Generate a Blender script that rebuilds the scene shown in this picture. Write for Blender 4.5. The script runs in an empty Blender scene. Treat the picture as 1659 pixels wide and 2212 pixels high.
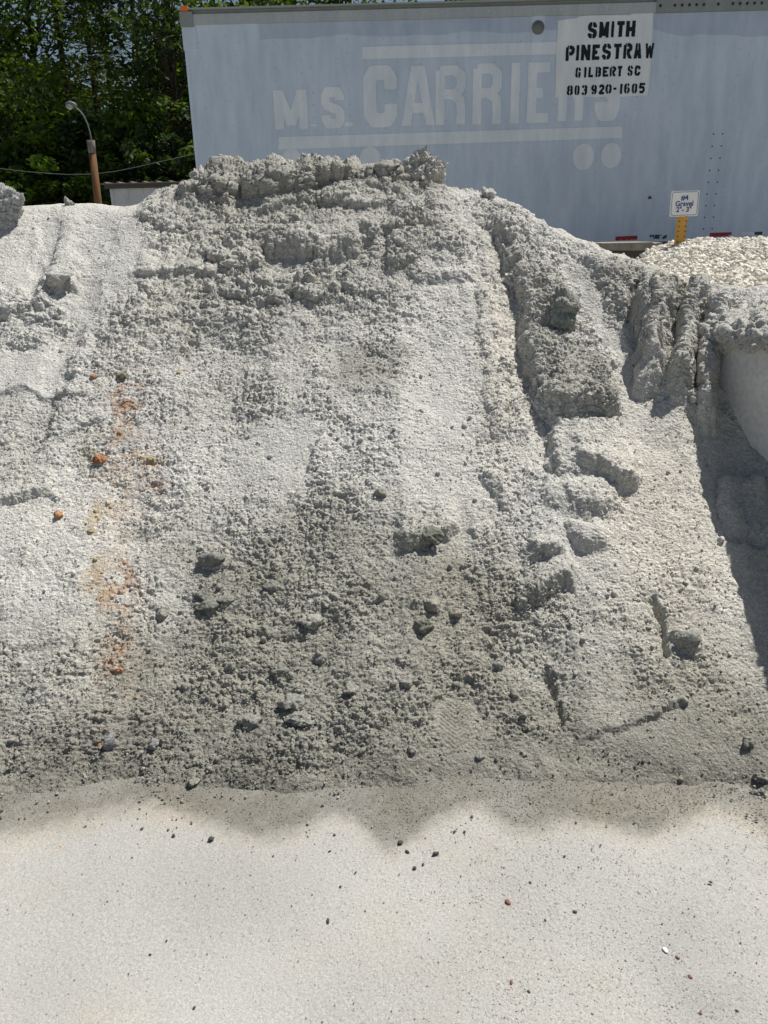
import bpy, bmesh, math
import numpy as np
from mathutils import Matrix, Vector

# ------------------------------------------------------------------ camera, sky, sun, exposure
SC = bpy.context.scene
COL = SC.collection
CAM_H, PITCH, ROLL, FPX = 1.55, math.radians(20), math.radians(-1.5), 1694.0
cam_data = bpy.data.cameras.new('camera')
cam = bpy.data.objects.new('camera', cam_data)
COL.objects.link(cam)
SC.camera = cam
cam_data.sensor_fit = 'VERTICAL'
cam_data.sensor_height = 36.0
cam_data.lens = 36.0 * FPX / 2212.0
cam_data.clip_start, cam_data.clip_end = 0.05, 3000
cam.matrix_world = (Matrix.Translation((0, 0, CAM_H)) @ Matrix.Rotation(math.pi/2 - PITCH, 4, 'X')
                    @ Matrix.Rotation(ROLL, 4, 'Z'))

SUN_DIR = Vector((0.45, 0.27, 1.0)).normalized()          # towards the sun
elev = math.asin(SUN_DIR.z)
azim = math.atan2(SUN_DIR.x, SUN_DIR.y)
world = bpy.data.worlds.new('World')
SC.world = world
world.use_nodes = True
wn = world.node_tree.nodes
sky = wn.new('ShaderNodeTexSky')
sky.sky_type = 'NISHITA'
sky.sun_disc = False
sky.sun_elevation, sky.sun_rotation = elev, azim
sky.air_density, sky.dust_density, sky.ozone_density = 1.0, 1.5, 1.0
wn['Background'].inputs['Strength'].default_value = 0.056
world.node_tree.links.new(sky.outputs['Color'], wn['Background'].inputs['Color'])
sun_data = bpy.data.lights.new('sun', 'SUN')
sun_data.energy, sun_data.angle, sun_data.color = 4.9, math.radians(0.5), (1.0, 0.965, 0.91)
sun = bpy.data.objects.new('sun', sun_data)
COL.objects.link(sun)
sun.rotation_euler = (-SUN_DIR).to_track_quat('-Z', 'Y').to_euler()
SC.view_settings.view_transform = 'Standard'
SC.view_settings.look = 'None'
SC.view_settings.exposure = 0.2
SC.view_settings.gamma = 1.0

# ------------------------------------------------------------------ pixel <-> world helpers (photo seen at 1659 x 2212)
RM = np.array(cam.matrix_world.to_3x3())
CP = np.array((0, 0, CAM_H))

def ray(px, py):
    d = RM @ np.array([(px - 829.5)/FPX, -(py - 1106)/FPX, -1.0])
    return d/d[1]

def at(px, py, Y):
    return CP + ray(px, py)*Y

def on_ground(px, py):
    d = ray(px, py)
    return CP - d*CAM_H/d[2]

def proj(x, y, z):
    p = np.stack([x, y, z - CAM_H], -1) @ RM
    return 829.5 - FPX*p[..., 0]/p[..., 2], 1106 + FPX*p[..., 1]/p[..., 2]

# ------------------------------------------------------------------ numpy noise
def _hash(ix, iy, seed):
    h = (ix.astype(np.int64)*374761393 + iy.astype(np.int64)*668265263 + seed*1274126177) & 0xFFFFFFFF
    h = ((h ^ (h >> 13))*1274126177) & 0xFFFFFFFF
    h = ((h ^ (h >> 16))*2246822519) & 0xFFFFFFFF
    h = h ^ (h >> 15)
    return (h & 0xFFFFFF).astype(np.float32)/np.float32(0x1000000)

def vnoise(x, y, seed=0):
    ix, iy = np.floor(x), np.floor(y)
    fx, fy = (x - ix).astype(np.float32), (y - iy).astype(np.float32)
    ux, uy = fx*fx*fx*(fx*(fx*6-15)+10), fy*fy*fy*(fy*(fy*6-15)+10)
    a, b = _hash(ix, iy, seed), _hash(ix+1, iy, seed)
    c, d = _hash(ix, iy+1, seed), _hash(ix+1, iy+1, seed)
    return (a*(1-ux)*(1-uy) + b*ux*(1-uy) + c*(1-ux)*uy + d*ux*uy)*2 - 1

def fbm(x, y, seed=0, octv=4, gain=0.5):
    s, a, t = 0, 1.0, 0
    ca, sa = math.cos(0.6), math.sin(0.6)
    for o in range(octv):
        s = s + a*vnoise(x, y, seed + o*17)
        t += a
        a *= gain
        x, y = (x*ca - y*sa)*2.03 + 3.1, (x*sa + y*ca)*2.03 + 7.7
    return s/t

def bumps(x, y, cell, seed, rmin, rmax, dens):
    """Half-buried round crumbs: height of the tallest hemisphere over each point (cell units scaled back to metres)."""
    X, Y = x/cell, y/cell
    ix, iy = np.floor(X), np.floor(Y)
    out = np.zeros(X.shape, np.float32)
    for dx in (-1, 0, 1):
        for dy in (-1, 0, 1):
            jx, jy = ix+dx, iy+dy
            cx, cy = jx + _hash(jx, jy, seed), jy + _hash(jx, jy, seed+1)
            r = rmin + (rmax-rmin)*_hash(jx, jy, seed+2)**2
            r = np.where(_hash(jx, jy, seed+3) < dens, r, 0)
            el = 0.75 + 0.5*_hash(jx, jy, seed+4)
            d2 = ((X-cx)*el)**2 + ((Y-cy)/el)**2
            out = np.maximum(out, np.sqrt(np.maximum(r*r - d2, 0)))
    return out*cell

def _hash3(ix, iy, iz, seed):
    return _hash(ix + iz*7919, iy + iz*104729, seed)

def vnoise3(x, y, z, seed=0):
    ix, iy, iz = np.floor(x), np.floor(y), np.floor(z)
    fx, fy, fz = (x-ix).astype(np.float32), (y-iy).astype(np.float32), (z-iz).astype(np.float32)
    ux, uy, uz = fx*fx*(3-2*fx), fy*fy*(3-2*fy), fz*fz*(3-2*fz)
    o = 0
    for dz, wz in ((0, 1-uz), (1, uz)):
        a, b = _hash3(ix, iy, iz+dz, seed), _hash3(ix+1, iy, iz+dz, seed)
        c, d = _hash3(ix, iy+1, iz+dz, seed), _hash3(ix+1, iy+1, iz+dz, seed)
        o = o + wz*(a*(1-ux)*(1-uy) + b*ux*(1-uy) + c*(1-ux)*uy + d*ux*uy)
    return o*2 - 1

def billow3(p, size, seed):
    """Cauliflower lumps about `size` across, 0..1: rounded tops and sharp creases."""
    f = 1.0/size
    q = p*f + seed*1.37
    a = vnoise3(q[..., 0], q[..., 1]*0.9 + q[..., 2]*0.43, q[..., 2]*0.9 - q[..., 1]*0.43, seed)
    return 1 - np.minimum(np.abs(a)*1.9, 1)**0.8 if False else np.minimum(np.abs(a)*1.9, 1)

def sstep(a, b, x):
    t = np.clip((x-a)/(b-a), 0, 1)
    return t*t*(3-2*t)

def poly_sd(px, py, poly):
    """Signed distance to a polygon, positive inside."""
    P = np.array(poly, float)
    d = np.full(px.shape, 1e9)
    inside = np.zeros(px.shape, bool)
    for (ax, ay), (bx, by) in zip(P, np.roll(P, -1, 0)):
        ex, ey = bx-ax, by-ay
        t = np.clip(((px-ax)*ex + (py-ay)*ey)/(ex*ex+ey*ey+1e-9), 0, 1)
        d = np.minimum(d, np.hypot(px-ax-t*ex, py-ay-t*ey))
        cond = ((ay > py) != (by > py)) & (px < (bx-ax)*(py-ay)/(by-ay+1e-12) + ax)
        inside ^= cond
    return np.where(inside, d, -d)

def line_d(px, py, pts):
    d = np.full(px.shape, 1e9)
    for (ax, ay), (bx, by) in zip(pts[:-1], pts[1:]):
        ex, ey = bx-ax, by-ay
        t = np.clip(((px-ax)*ex + (py-ay)*ey)/(ex*ex+ey*ey+1e-9), 0, 1)
        d = np.minimum(d, np.hypot(px-ax-t*ex, py-ay-t*ey))
    return d

def gauss(px, py, cx, cy, rx, ry):
    return np.exp(-((px-cx)/rx)**2 - ((py-cy)/ry)**2)

# ------------------------------------------------------------------ object helpers
def tag(o, label=None, cat=None, group=None, kind=None):
    if label: o['label'] = label
    if cat: o['category'] = cat
    if group: o['group'] = group
    if kind: o['kind'] = kind
    return o

def link(name, mesh, mat=None, parent=None):
    o = bpy.data.objects.new(name, mesh)
    COL.objects.link(o)
    if mat:
        for m in (mat if isinstance(mat, (list, tuple)) else [mat]):
            mesh.materials.append(m)
    if parent:
        o.parent = parent
    return o

def empty(name, loc, label, cat, group=None):
    o = bpy.data.objects.new(name, None)
    COL.objects.link(o)
    o.location = loc
    o.empty_display_size = 0.1
    return tag(o, label, cat, group)

def np_mesh(name, V, Fc, smooth=True, color=None, mat_idx=None):
    """Mesh from a vertex array and an (n,k) face array (or a list of such arrays)."""
    Fl = Fc if isinstance(Fc, list) else [Fc]
    me = bpy.data.meshes.new(name)
    nl = sum(f.size for f in Fl)
    nf = sum(len(f) for f in Fl)
    me.vertices.add(len(V)); me.loops.add(nl); me.polygons.add(nf)
    me.vertices.foreach_set('co', np.asarray(V, np.float32).ravel())
    me.loops.foreach_set('vertex_index', np.concatenate([f.ravel() for f in Fl]).astype(np.int32))
    tot = np.concatenate([np.full(len(f), f.shape[1], np.int32) for f in Fl])
    st = np.concatenate([[0], np.cumsum(tot)[:-1]]).astype(np.int32)
    me.polygons.foreach_set('loop_start', st)
    me.polygons.foreach_set('loop_total', tot)
    me.polygons.foreach_set('use_smooth', np.full(nf, bool(smooth)))
    if mat_idx is not None:
        me.polygons.foreach_set('material_index', np.asarray(mat_idx, np.int32))
    me.update(calc_edges=True)
    me.validate()
    if color is not None:
        a = me.color_attributes.new('Col', 'FLOAT_COLOR', 'POINT')
        c = np.ones((len(V), 4), np.float32)
        c[:, :3] = color
        a.data.foreach_set('color', c.ravel())
    return me

class MB:
    """Collects boxes, tubes and prisms into one mesh."""
    def __init__(self): self.v, self.f, self.m, self.s = [], [], [], []
    def add(self, vs, fs, mi=0, smooth=False):
        n = len(self.v)
        self.v += [tuple(v) for v in vs]
        for f in fs:
            self.f.append([i+n for i in f]); self.m.append(mi); self.s.append(smooth)
    def box(self, x0, x1, y0, y1, z0, z1, mi=0):
        vs = [(x, y, z) for x in (x0, x1) for y in (y0, y1) for z in (z0, z1)]
        self.add(vs, [(0,1,3,2), (4,6,7,5), (0,4,5,1), (2,3,7,6), (0,2,6,4), (1,5,7,3)], mi)
    def tube(self, pts, radii, n=12, mi=0, caps=True):
        pts = [Vector(p) for p in pts]
        if not isinstance(radii, (list, tuple)): radii = [radii]*len(pts)
        vs, fs = [], []
        for i, p in enumerate(pts):
            t = (pts[min(i+1, len(pts)-1)] - pts[max(i-1, 0)]).normalized()
            a = t.orthogonal().normalized() if i == 0 else (a - t*a.dot(t)).normalized()
            b = t.cross(a)
            for k in range(n):
                w = 2*math.pi*k/n
                vs.append(p + (a*math.cos(w) + b*math.sin(w))*radii[i])
        for i in range(len(pts)-1):
            for k in range(n):
                fs.append((i*n+k, i*n+(k+1) % n, (i+1)*n+(k+1) % n, (i+1)*n+k))
        if caps:
            fs.append(tuple(range(n-1, -1, -1))); fs.append(tuple(range((len(pts)-1)*n, len(pts)*n)))
        self.add(vs, fs, mi, True)
    def prism(self, poly, y0, y1, mi=0):
        """Polygon in (x, z), extruded from y0 (front) to y1."""
        n = len(poly)
        vs = [(x, y0, z) for x, z in poly] + [(x, y1, z) for x, z in poly]
        fs = [tuple(range(n)), tuple(range(2*n-1, n-1, -1))]
        fs += [(i+n, (i+1) % n + n, (i+1) % n, i) for i in range(n)]
        self.add(vs, fs, mi)
    def dome(self, c, r, n=8, mi=0, ax='y'):
        """Small rivet head pointing to -y."""
        vs, fs = [(c[0], c[1]-r*0.6, c[2])], []
        for j, (rr, yy) in enumerate(((0.6, 0.45), (1.0, 0.0))):
            for k in range(n):
                w = 2*math.pi*k/n
                vs.append((c[0]+r*rr*math.cos(w), c[1]-r*yy, c[2]+r*rr*math.sin(w)))
        for k in range(n):
            fs.append((0, 1+k, 1+(k+1) % n))
            fs.append((1+k, 1+n+k, 1+n+(k+1) % n, 1+(k+1) % n))
        self.add(vs, fs, mi, True)
    def build(self, name, mat=None, parent=None, origin=None):
        me = bpy.data.meshes.new(name)
        vs = self.v
        if origin is not None:
            vs = [(v[0]-origin[0], v[1]-origin[1], v[2]-origin[2]) for v in vs]
        me.from_pydata(vs, [], self.f)
        me.polygons.foreach_set('material_index', self.m)
        me.polygons.foreach_set('use_smooth', self.s)
        me.update()
        return link(name, me, mat, parent)

ICO = {}
def ico(sub):
    if sub not in ICO:
        bm = bmesh.new()
        bmesh.ops.create_icosphere(bm, subdivisions=sub, radius=1.0)
        v = np.array([x.co[:] for x in bm.verts], np.float32)
        f = np.array([[w.index for w in p.verts] for p in bm.faces], np.int32)
        bm.free()
        ICO[sub] = (v, f)
    return ICO[sub]

def rand_rot(n, rng):
    q = rng.normal(size=(n, 4)); q /= np.linalg.norm(q, axis=1, keepdims=True)
    w, x, y, z = q.T
    return np.stack([np.stack([1-2*(y*y+z*z), 2*(x*y-z*w), 2*(x*z+y*w)], -1),
                     np.stack([2*(x*y+z*w), 1-2*(x*x+z*z), 2*(y*z-x*w)], -1),
                     np.stack([2*(x*z-y*w), 2*(y*z+x*w), 1-2*(x*x+y*y)], -1)], 1)

def scatter(P, size, rng, sub=1, jitter=0.3, squash=(0.6, 1.1), nproto=14):
    """Merged little angular lumps at points P with radii size -> (verts, faces)."""
    v0, f0 = ico(sub)
    n = len(P)
    protos = []
    for k in range(nproto):
        a = v0*(1 + rng.uniform(-jitter, jitter, (len(v0), 1)))
        a = a*rng.uniform(squash[0], squash[1], (1, 3))
        protos.append(a)
    protos = np.array(protos, np.float32)
    loc = protos[rng.integers(0, nproto, n)]*size[:, None, None]
    V = np.einsum('nij,nkj->nki', rand_rot(n, rng).astype(np.float32), loc) + P[:, None, :]
    Fa = f0[None] + (np.arange(n)*len(v0))[:, None, None]
    return V.reshape(-1, 3), Fa.reshape(-1, 3), len(v0)

# ------------------------------------------------------------------ materials
def mat_new(name, rough=0.9, spec=0.2, color=(0.5, 0.5, 0.5)):
    m = bpy.data.materials.new(name)
    m.use_nodes = True
    b = m.node_tree.nodes['Principled BSDF']
    b.inputs['Base Color'].default_value = (*color, 1)
    b.inputs['Roughness'].default_value = rough
    b.inputs['Specular IOR Level'].default_value = spec
    return m, m.node_tree, b

def nd(nt, kind, **kw):
    n = nt.nodes.new(kind)
    for k, v in kw.items():
        if k in n.inputs: n.inputs[k].default_value = v
        else: setattr(n, k, v)
    return n

def noise_mix(nt, scale, c1, c2, lo=0.35, hi=0.65, detail=4, vec=None, rough=0.6):
    t = nd(nt, 'ShaderNodeTexNoise', Scale=scale, Detail=detail, Roughness=rough)
    if vec is not None: nt.links.new(vec, t.inputs['Vector'])
    r = nd(nt, 'ShaderNodeValToRGB')
    r.color_ramp.elements[0].position, r.color_ramp.elements[1].position = lo, hi
    r.color_ramp.elements[0].color = (*c1, 1); r.color_ramp.elements[1].color = (*c2, 1)
    nt.links.new(t.outputs['Fac'], r.inputs['Fac'])
    return r.outputs['Color'], t.outputs['Fac']

def mixc(nt, a, b, fac, mode='MULTIPLY'):
    m = nd(nt, 'ShaderNodeMix', data_type='RGBA', blend_type=mode)
    for sock, v in ((m.inputs[0], fac), (m.inputs[6], a), (m.inputs[7], b)):
        if hasattr(v, 'is_output'): nt.links.new(v, sock)
        elif isinstance(v, tuple): sock.default_value = (*v, 1)
        else: sock.default_value = v
    return m.outputs[2]

def obj_coord(nt):
    return nd(nt, 'ShaderNodeTexCoord').outputs['Object']

def bump(nt, b, height, strength, dist, prev=None):
    n = nd(nt, 'ShaderNodeBump', Strength=strength, Distance=dist)
    nt.links.new(height, n.inputs['Height'])
    if prev is not None: nt.links.new(prev, n.inputs['Normal'])
    nt.links.new(n.outputs['Normal'], b.inputs['Normal'])
    return n.outputs['Normal']

def sand_material(name, grain_lo=0.66, grain_hi=1.26, bump_s=0.6, fine=1.0):
    m, nt, b = mat_new(name, 0.95, 0.12)
    at_ = nd(nt, 'ShaderNodeAttribute', attribute_name='Col')
    co = obj_coord(nt)
    g1, f1 = noise_mix(nt, 330*fine, (grain_lo,)*3, (grain_hi, grain_hi, grain_hi*0.985), 0.36, 0.66, 2, co)
    g2, f2 = noise_mix(nt, 60*fine, (0.88, 0.88, 0.885), (1.1, 1.1, 1.09), 0.35, 0.65, 5, co)
    c = mixc(nt, at_.outputs['Color'], g1, 1.0)
    c = mixc(nt, c, g2, 1.0)
    nt.links.new(c, b.inputs['Base Color'])
    g3, f3 = noise_mix(nt, 140*fine, (0.86, 0.86, 0.86), (1.10, 1.10, 1.09), 0.38, 0.62, 2, co)
    c = mixc(nt, c, g3, 1.0)
    nt.links.new(c, b.inputs['Base Color'])
    n1 = bump(nt, b, f1, bump_s, 0.004)
    t = nd(nt, 'ShaderNodeTexNoise', Scale=110.0, Detail=3.0)
    nt.links.new(co, t.inputs['Vector'])
    bump(nt, b, t.outputs['Fac'], bump_s, 0.010, n1)
    return m

M_SAND = sand_material('sand', bump_s=0.7)
M_CRUMB = sand_material('sand_crumb', 0.8, 1.15, 0.4)
M_GROUND = sand_material('ground_dust', 0.70, 1.22, 0.30, 2.6)

# ------------------------------------------------------------------ sand pile: macro heightfield
K = 0.7265
toe_px = [(-700, 1725), (0, 1722), (250, 1698), (420, 1702), (560, 1718), (700, 1714), (900, 1718), (1000, 1694), (1240, 1690), (1450, 1700), (1659, 1715), (2500, 1720)]
toe = np.array([on_ground(*p)[:2] for p in toe_px])
crest_px = [(-500, 430), (0, 436), (60, 432), (150, 428), (230, 436), (280, 432), (310, 412), (380, 398), (430, 372), (470, 347), (560, 350), (680, 345), (780, 350),
            (860, 348), (930, 380), (960, 402), (1000, 408), (1060, 412), (1120, 432), (1180, 468), (1240, 500), (1310, 526), (1360, 545), (1410, 566), (1470, 585), (1560, 612), (1659, 642), (1900, 720)]

def toe_y(x): return np.interp(x, toe[:, 0], toe[:, 1])
cr = []
for p in crest_px:
    d = ray(*p); y0 = 2.0
    for _ in range(8):
        Y = (CAM_H + K*y0)/(K - d[2]); y0 = toe_y(d[0]*Y)
    q = CP + d*Y
    cr.append((q[0], q[1], q[2]))
cr = np.array(cr); cr = cr[np.argsort(cr[:, 0])]

W0, WT = np.array((1.385, 3.25)), np.array((0.291, -0.957))
WN = np.array((0.957, 0.291))

def base_height(x, y):
    d = y - toe_y(x)
    P = K*(np.sqrt(d*d + 0.34**2) + d)/2 - 0.116
    cz = np.interp(x, cr[:, 0], cr[:, 2]); cy = np.interp(x, cr[:, 0], cr[:, 1])
    k = 0.022
    cz = cz - 0.02
    top = np.minimum(cz, cz - 0.62*(y - cy - 0.45))
    top = np.maximum(top, -0.3)
    H = -k*np.logaddexp(-P/k, -top/k)
    # plateau held behind the divider wall on the right
    sd = (x - W0[0])*WN[0] + (y - W0[1])*WN[1]
    wd = 0.06 + np.maximum(0, y - 3.15)*0.9
    pl = 1.165 + 0.11*np.clip(y - 3.0, 0, 0.8)
    a = sstep(0.0, 1.0, (sd - 0.015)/wd)*sstep(4.2, 3.7, y)
    H = np.where(H < pl, H + (pl - H)*a, H)
    return H, P, d, sd

xs = np.concatenate([np.arange(-3.6, -2.45, 0.02), np.arange(-2.45, 2.0, 0.0037), np.arange(2.0, 4.2, 0.02)])
ys = np.concatenate([np.arange(1.72, 4.75, 0.0046), np.arange(4.75, 5.4, 0.012), np.arange(5.4, 8.6, 0.05)])
X, Y = np.meshgrid(xs, ys)
H, P, D, SD = base_height(X, Y)
Hm = base_height(X, Y)[0]
PX, PY = proj(X, Y, H)
CY = np.interp(X, cr[:, 0], cr[:, 1])
front = sstep(0.12, -0.05, Y - CY)

# ---- macro features, placed where the photo shows them on the slope
# wobble the lookup so that outlines are never straight
WX = PX + 13*fbm(X*9, Y*11, 5, 3) + 6*fbm(X*30, Y*36, 6, 2)
WY = PY + 13*fbm(X*9+40, Y*11, 7, 3) + 6*fbm(X*30, Y*36+9, 8, 2)
add = np.zeros(X.shape)

def raise_poly(poly, h, edge=14):
    global add
    add += h*sstep(-edge*0.35, edge*0.65, poly_sd(WX, WY, poly))

def lip(pts, h, L, edge=7, fade=22):
    """A ledge: sharp on its downhill side (larger py), dying out uphill over L pixels."""
    global add
    pts = np.array(pts, float)
    yl = np.interp(WX, pts[:, 0], pts[:, 1])
    u = yl - WY
    win = sstep(pts[0, 0]-fade*0.3, pts[0, 0]+fade, WX)*sstep(pts[-1, 0]+fade*0.3, pts[-1, 0]-fade, WX)
    add += h*win*np.where(u > 0, np.exp(-np.maximum(u, 0)/L), 0)*sstep(-edge*0.2, edge, u)

def capsule(pts, r, h, pw=1.0):
    global add
    d = line_d(WX, WY, pts)
    add += h*np.clip(1-(d/r)**2, 0, 1)**pw

def groove(pts, r, h):
    capsule(pts, r, -h)

# rolling unevenness and down-slope streaks
add += 0.028*fbm(X*2.3, Y*2.3, 21, 4)
add += 0.010*fbm(X*7.5, Y*1.6, 25, 3)
# crest mound with its shaded lower face
raise_poly([(290, 440), (330, 428), (420, 432), (520, 425), (580, 428), (660, 432), (735, 420), (790, 398), (850, 395), (900, 408), (975, 420), (1000, 260), (280, 260)], 0.075, 16)
lip([(560, 470), (700, 455), (800, 470), (860, 445), (900, 425)], 0.035, 60)
lip([(290, 470), (380, 500), (470, 490)], 0.03, 50)
# hollow ledge
lip([(525, 525), (555, 535), (600, 548), (650, 554), (700, 564), (740, 552), (785, 530), (820, 522)], 0.075, 60, 8, 75)
groove([(575, 545), (620, 558), (695, 574), (750, 556), (785, 538)], 26, 0.05)
lip([(770, 520), (880, 512), (990, 512), (1010, 530)], 0.032, 60)
capsule([(880, 545), (1000, 540)], 32, 0.035)
groove([(590, 585), (720, 590)], 30, 0.02)
lip([(290, 600), (350, 612), (420, 600), (480, 615)], 0.035, 50)
lip([(420, 560), (500, 585), (560, 575)], 0.04, 45)
lip([(470, 640), (560, 655), (640, 640), (700, 655)], 0.035, 60)
lip([(720, 640), (780, 650), (830, 640)], 0.035, 45)
lip([(880, 605), (910, 620), (960, 612), (1030, 622)], 0.032, 50)
lip([(240, 700), (300, 690), (350, 700), (420, 690)], 0.025, 40)
# ridge and groove down the right flank
raise_poly([(1060, 478), (1125, 470), (1185, 560), (1222, 650), (1262, 760), (1330, 800), (1338, 905), (1200, 912), (1163, 880), (1137, 760), (1117, 640), (1093, 560)], 0.060, 26)
groove([(1052, 480), (1095, 570), (1116, 680), (1128, 790), (1160, 900), (1190, 1010)], 26, 0.030)
lip([(1190, 905), (1260, 908), (1338, 908)], 0.045, 60, 6)
raise_poly([(1195, 915), (1340, 915), (1348, 960), (1382, 1000), (1372, 1052), (1340, 1062), (1285, 1034), (1215, 1042), (1180, 1000)], 0.036, 26)
lip([(1235, 1020), (1290, 1034), (1335, 1056), (1372, 1058), (1385, 1030)], 0.055, 45, 8)
capsule([(1215, 1080), (1290, 1075)], 48, 0.035)
lip([(1215, 1105), (1290, 1112), (1350, 1095)], 0.032, 40)
capsule([(1255, 1165), (1290, 1160)], 36, 0.04)
lip([(1215, 1180), (1260, 1200), (1310, 1185)], 0.035, 40)
lip([(1145, 1215), (1180, 1230), (1215, 1212)], 0.055, 60)
lip([(1118, 1330), (1140, 1316), (1165, 1300), (1190, 1283), (1212, 1270), (1240, 1278)], 0.075, 70, 7)
capsule([(1065, 1040), (1090, 1085)], 24, 0.03)
capsule([(1090, 790), (1085, 930)], 18, 0.022)
capsule([(1045, 640), (1068, 900)], 22, 0.02)
# smooth runs between
groove([(1225, 600), (1290, 690), (1350, 780), (1400, 850)], 34, 0.010)
# eroded lumps by the divider wall
raise_poly([(1255, 560), (1330, 535), (1400, 560), (1480, 590), (1580, 660), (1590, 740), (1566, 780), (1540, 905), (1525, 912), (1500, 886), (1440, 856), (1395, 815), (1385, 740), (1350, 690), (1300, 620)], 0.06, 30)
for pts, r, h in (([(1340, 600), (1335, 640)], 34, 0.025), ([(1408, 620), (1392, 712)], 24, 0.085), ([(1465, 590), (1440, 660), (1400, 830)], 30, 0.105),
                  ([(1505, 655), (1490, 720), (1470, 850)], 24, 0.095), ([(1550, 700), (1530, 800), (1528, 895)], 22, 0.075), ([(1440, 600), (1480, 590)], 22, 0.05)):
    capsule(pts, r, h, 0.8)
groove([(1440, 720), (1425, 800)], 14, 0.05)
groove([(1508, 760), (1500, 850)], 12, 0.05)
groove([(1375, 610), (1362, 690)], 12, 0.04)
# lumps lying in the shade under the wall
groove([(1575, 930), (1620, 1060)], 110, 0.085)
groove([(1660, 1120), (1720, 1350)], 100, 0.03)
capsule([(1590, 1030), (1605, 1100)], 42, 0.06)
capsule([(1640, 1020), (1650, 1120)], 30, 0.05)
# left side
lip([(-60, 720), (20, 700), (70, 690), (112, 655)], 0.06, 60, 9)
lip([(92, 645), (128, 642), (160, 625)], 0.06, 45, 8, 12)
lip([(55, 705), (110, 700), (150, 690)], 0.035, 30)
lip([(-40, 860), (60, 850), (120, 870), (200, 850)], 0.02, 40)
groove([(235, 450), (200, 560), (160, 690), (110, 830), (60, 960)], 38, 0.028)
groove([(110, 450), (95, 560), (70, 640)], 24, 0.018)
capsule([(165, 445), (130, 600)], 26, 0.02)
lip([(-30, 1120), (60, 1090), (130, 1070)], 0.035, 70)
lip([(120, 960), (170, 930), (230, 900)], 0.02, 40)
# mid and lower
groove([(690, 945), (650, 1020), (612, 1085)], 9, 0.02)
lip([(860, 1192), (890, 1194), (915, 1180), (950, 1168), (992, 1150)], 0.06, 55, 7)
lip([(1005, 1150), (1020, 1160), (1045, 1175)], 0.03, 30)
lip([(430, 1225), (465, 1240), (510, 1225)], 0.018, 30)
lip([(410, 1310), (450, 1325), (505, 1300)], 0.014, 25)
groove([(1188, 1455), (1196, 1490)], 14, 0.035)
groove([(1205, 1510), (1213, 1560)], 10, 0.03)
groove([(1405, 1290), (1425, 1340), (1432, 1410)], 13, 0.035)
capsule([(1470, 1370), (1505, 1400)], 24, 0.03)
lip([(1235, 1606), (1260, 1600), (1330, 1580), (1400, 1560), (1440, 1535), (1495, 1510)], 0.022, 80, 6)
lip([(540, 1640), (600, 1640), (680, 1615)], 0.012, 40)
groove([(985, 1490), (1000, 1560)], 50, 0.012)
add *= 1 - sstep(1230, 1330, PX)*sstep(690, 600, PY)*0.75
H = H + add*front*sstep(0.02, 0.16, P + 0.03)
H = H - 0.030*sstep(0.22, 0.0, D)*(0.5 + 1.2*fbm(X*7, Y*7, 71, 4))*sstep(-0.25, -0.02, D)

# ---- roughness and colour zones
def zone(px, py, wob=True):
    a, b = (WX, WY) if wob else (PX, PY)
    return a, b
R = np.full(X.shape, 0.62)
def rough(poly, v, soft=40, k=1.0):
    global R
    m = sstep(-soft, soft*0.6, poly_sd(WX, WY, poly))*k
    R = R*(1-m) + v*m
rough([(290, 420), (480, 330), (900, 330), (960, 420), (900, 760), (240, 760), (300, 560)], 1.0, 50)
rough([(-200, 420), (290, 430), (330, 560), (230, 700), (130, 850), (50, 1000), (-200, 1000)], 0.18, 30)
rough([(-200, 640), (90, 640), (160, 690), (60, 760), (-200, 790)], 0.95, 20)
rough([(100, 870), (250, 640), (300, 760), (250, 900), (120, 1050), (-200, 1100), (-200, 900)], 0.8, 30)
rough([(870, 640), (1000, 620), (1050, 800), (1060, 1000), (1000, 1140), (860, 1120), (830, 960), (900, 850)], 0.30, 110, 0.85)
rough([(560, 530), (770, 520), (760, 570), (600, 565)], 0.6, 40)
rough([(250, 740), (860, 720), (840, 960), (760, 1120), (360, 1140), (230, 1000), (300, 860)], 0.92, 80)
rough([(560, 930), (700, 930), (620, 1090), (480, 1060)], 0.3, 40)
rough([(0, 1060), (180, 1060), (330, 1150), (250, 1380), (-200, 1380)], 0.42, 60)
rough([(1190, 560), (1250, 570), (1360, 760), (1400, 860), (1360, 900), (1290, 760)], 0.15, 22)
rough([(1350, 850), (1520, 880), (1560, 1050), (1640, 1380), (1700, 1560), (1350, 1400), (1320, 1050)], 0.36, 40)
rough([(1180, 1060), (1340, 1060), (1360, 1400), (1240, 1300), (1200, 1180)], 0.38, 40)
rough([(1060, 470), (1200, 560), (1340, 800), (1345, 905), (1195, 910), (1120, 640)], 0.9, 20)
rough([(1260, 560), (1400, 550), (1560, 630), (1600, 740), (1560, 910), (1480, 870), (1380, 800)], 0.85, 20)
rough([(1500, 900), (1560, 880), (1700, 1040), (1760, 1500), (1650, 1400)], 0.30, 20)
rough([(300, 1140), (700, 1080), (1100, 1180), (1200, 1400), (1240, 1590), (950, 1600), (420, 1680), (-300, 1680), (-300, 1440), (250, 1400)], 0.95, 60)
rough([(1240, 1400), (1700, 1400), (1700, 1530), (1500, 1500), (1250, 1600)], 0.5, 40)
rough([(1245, 1608), (1490, 1520), (1620, 1560), (1700, 1650), (1700, 1800), (1000, 1800), (900, 1660), (1000, 1635)], 0.20, 24)
rough([(-300, 1712), (250, 1702), (420, 1718), (560, 1702), (700, 1672), (900, 1650), (1000, 1630), (1100, 1900), (-300, 1900)], 0.20, 30)
rough([(945, 1505), (1010, 1500), (1030, 1560), (1020, 1615), (965, 1615), (940, 1560)], 0.05, 8)
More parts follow.
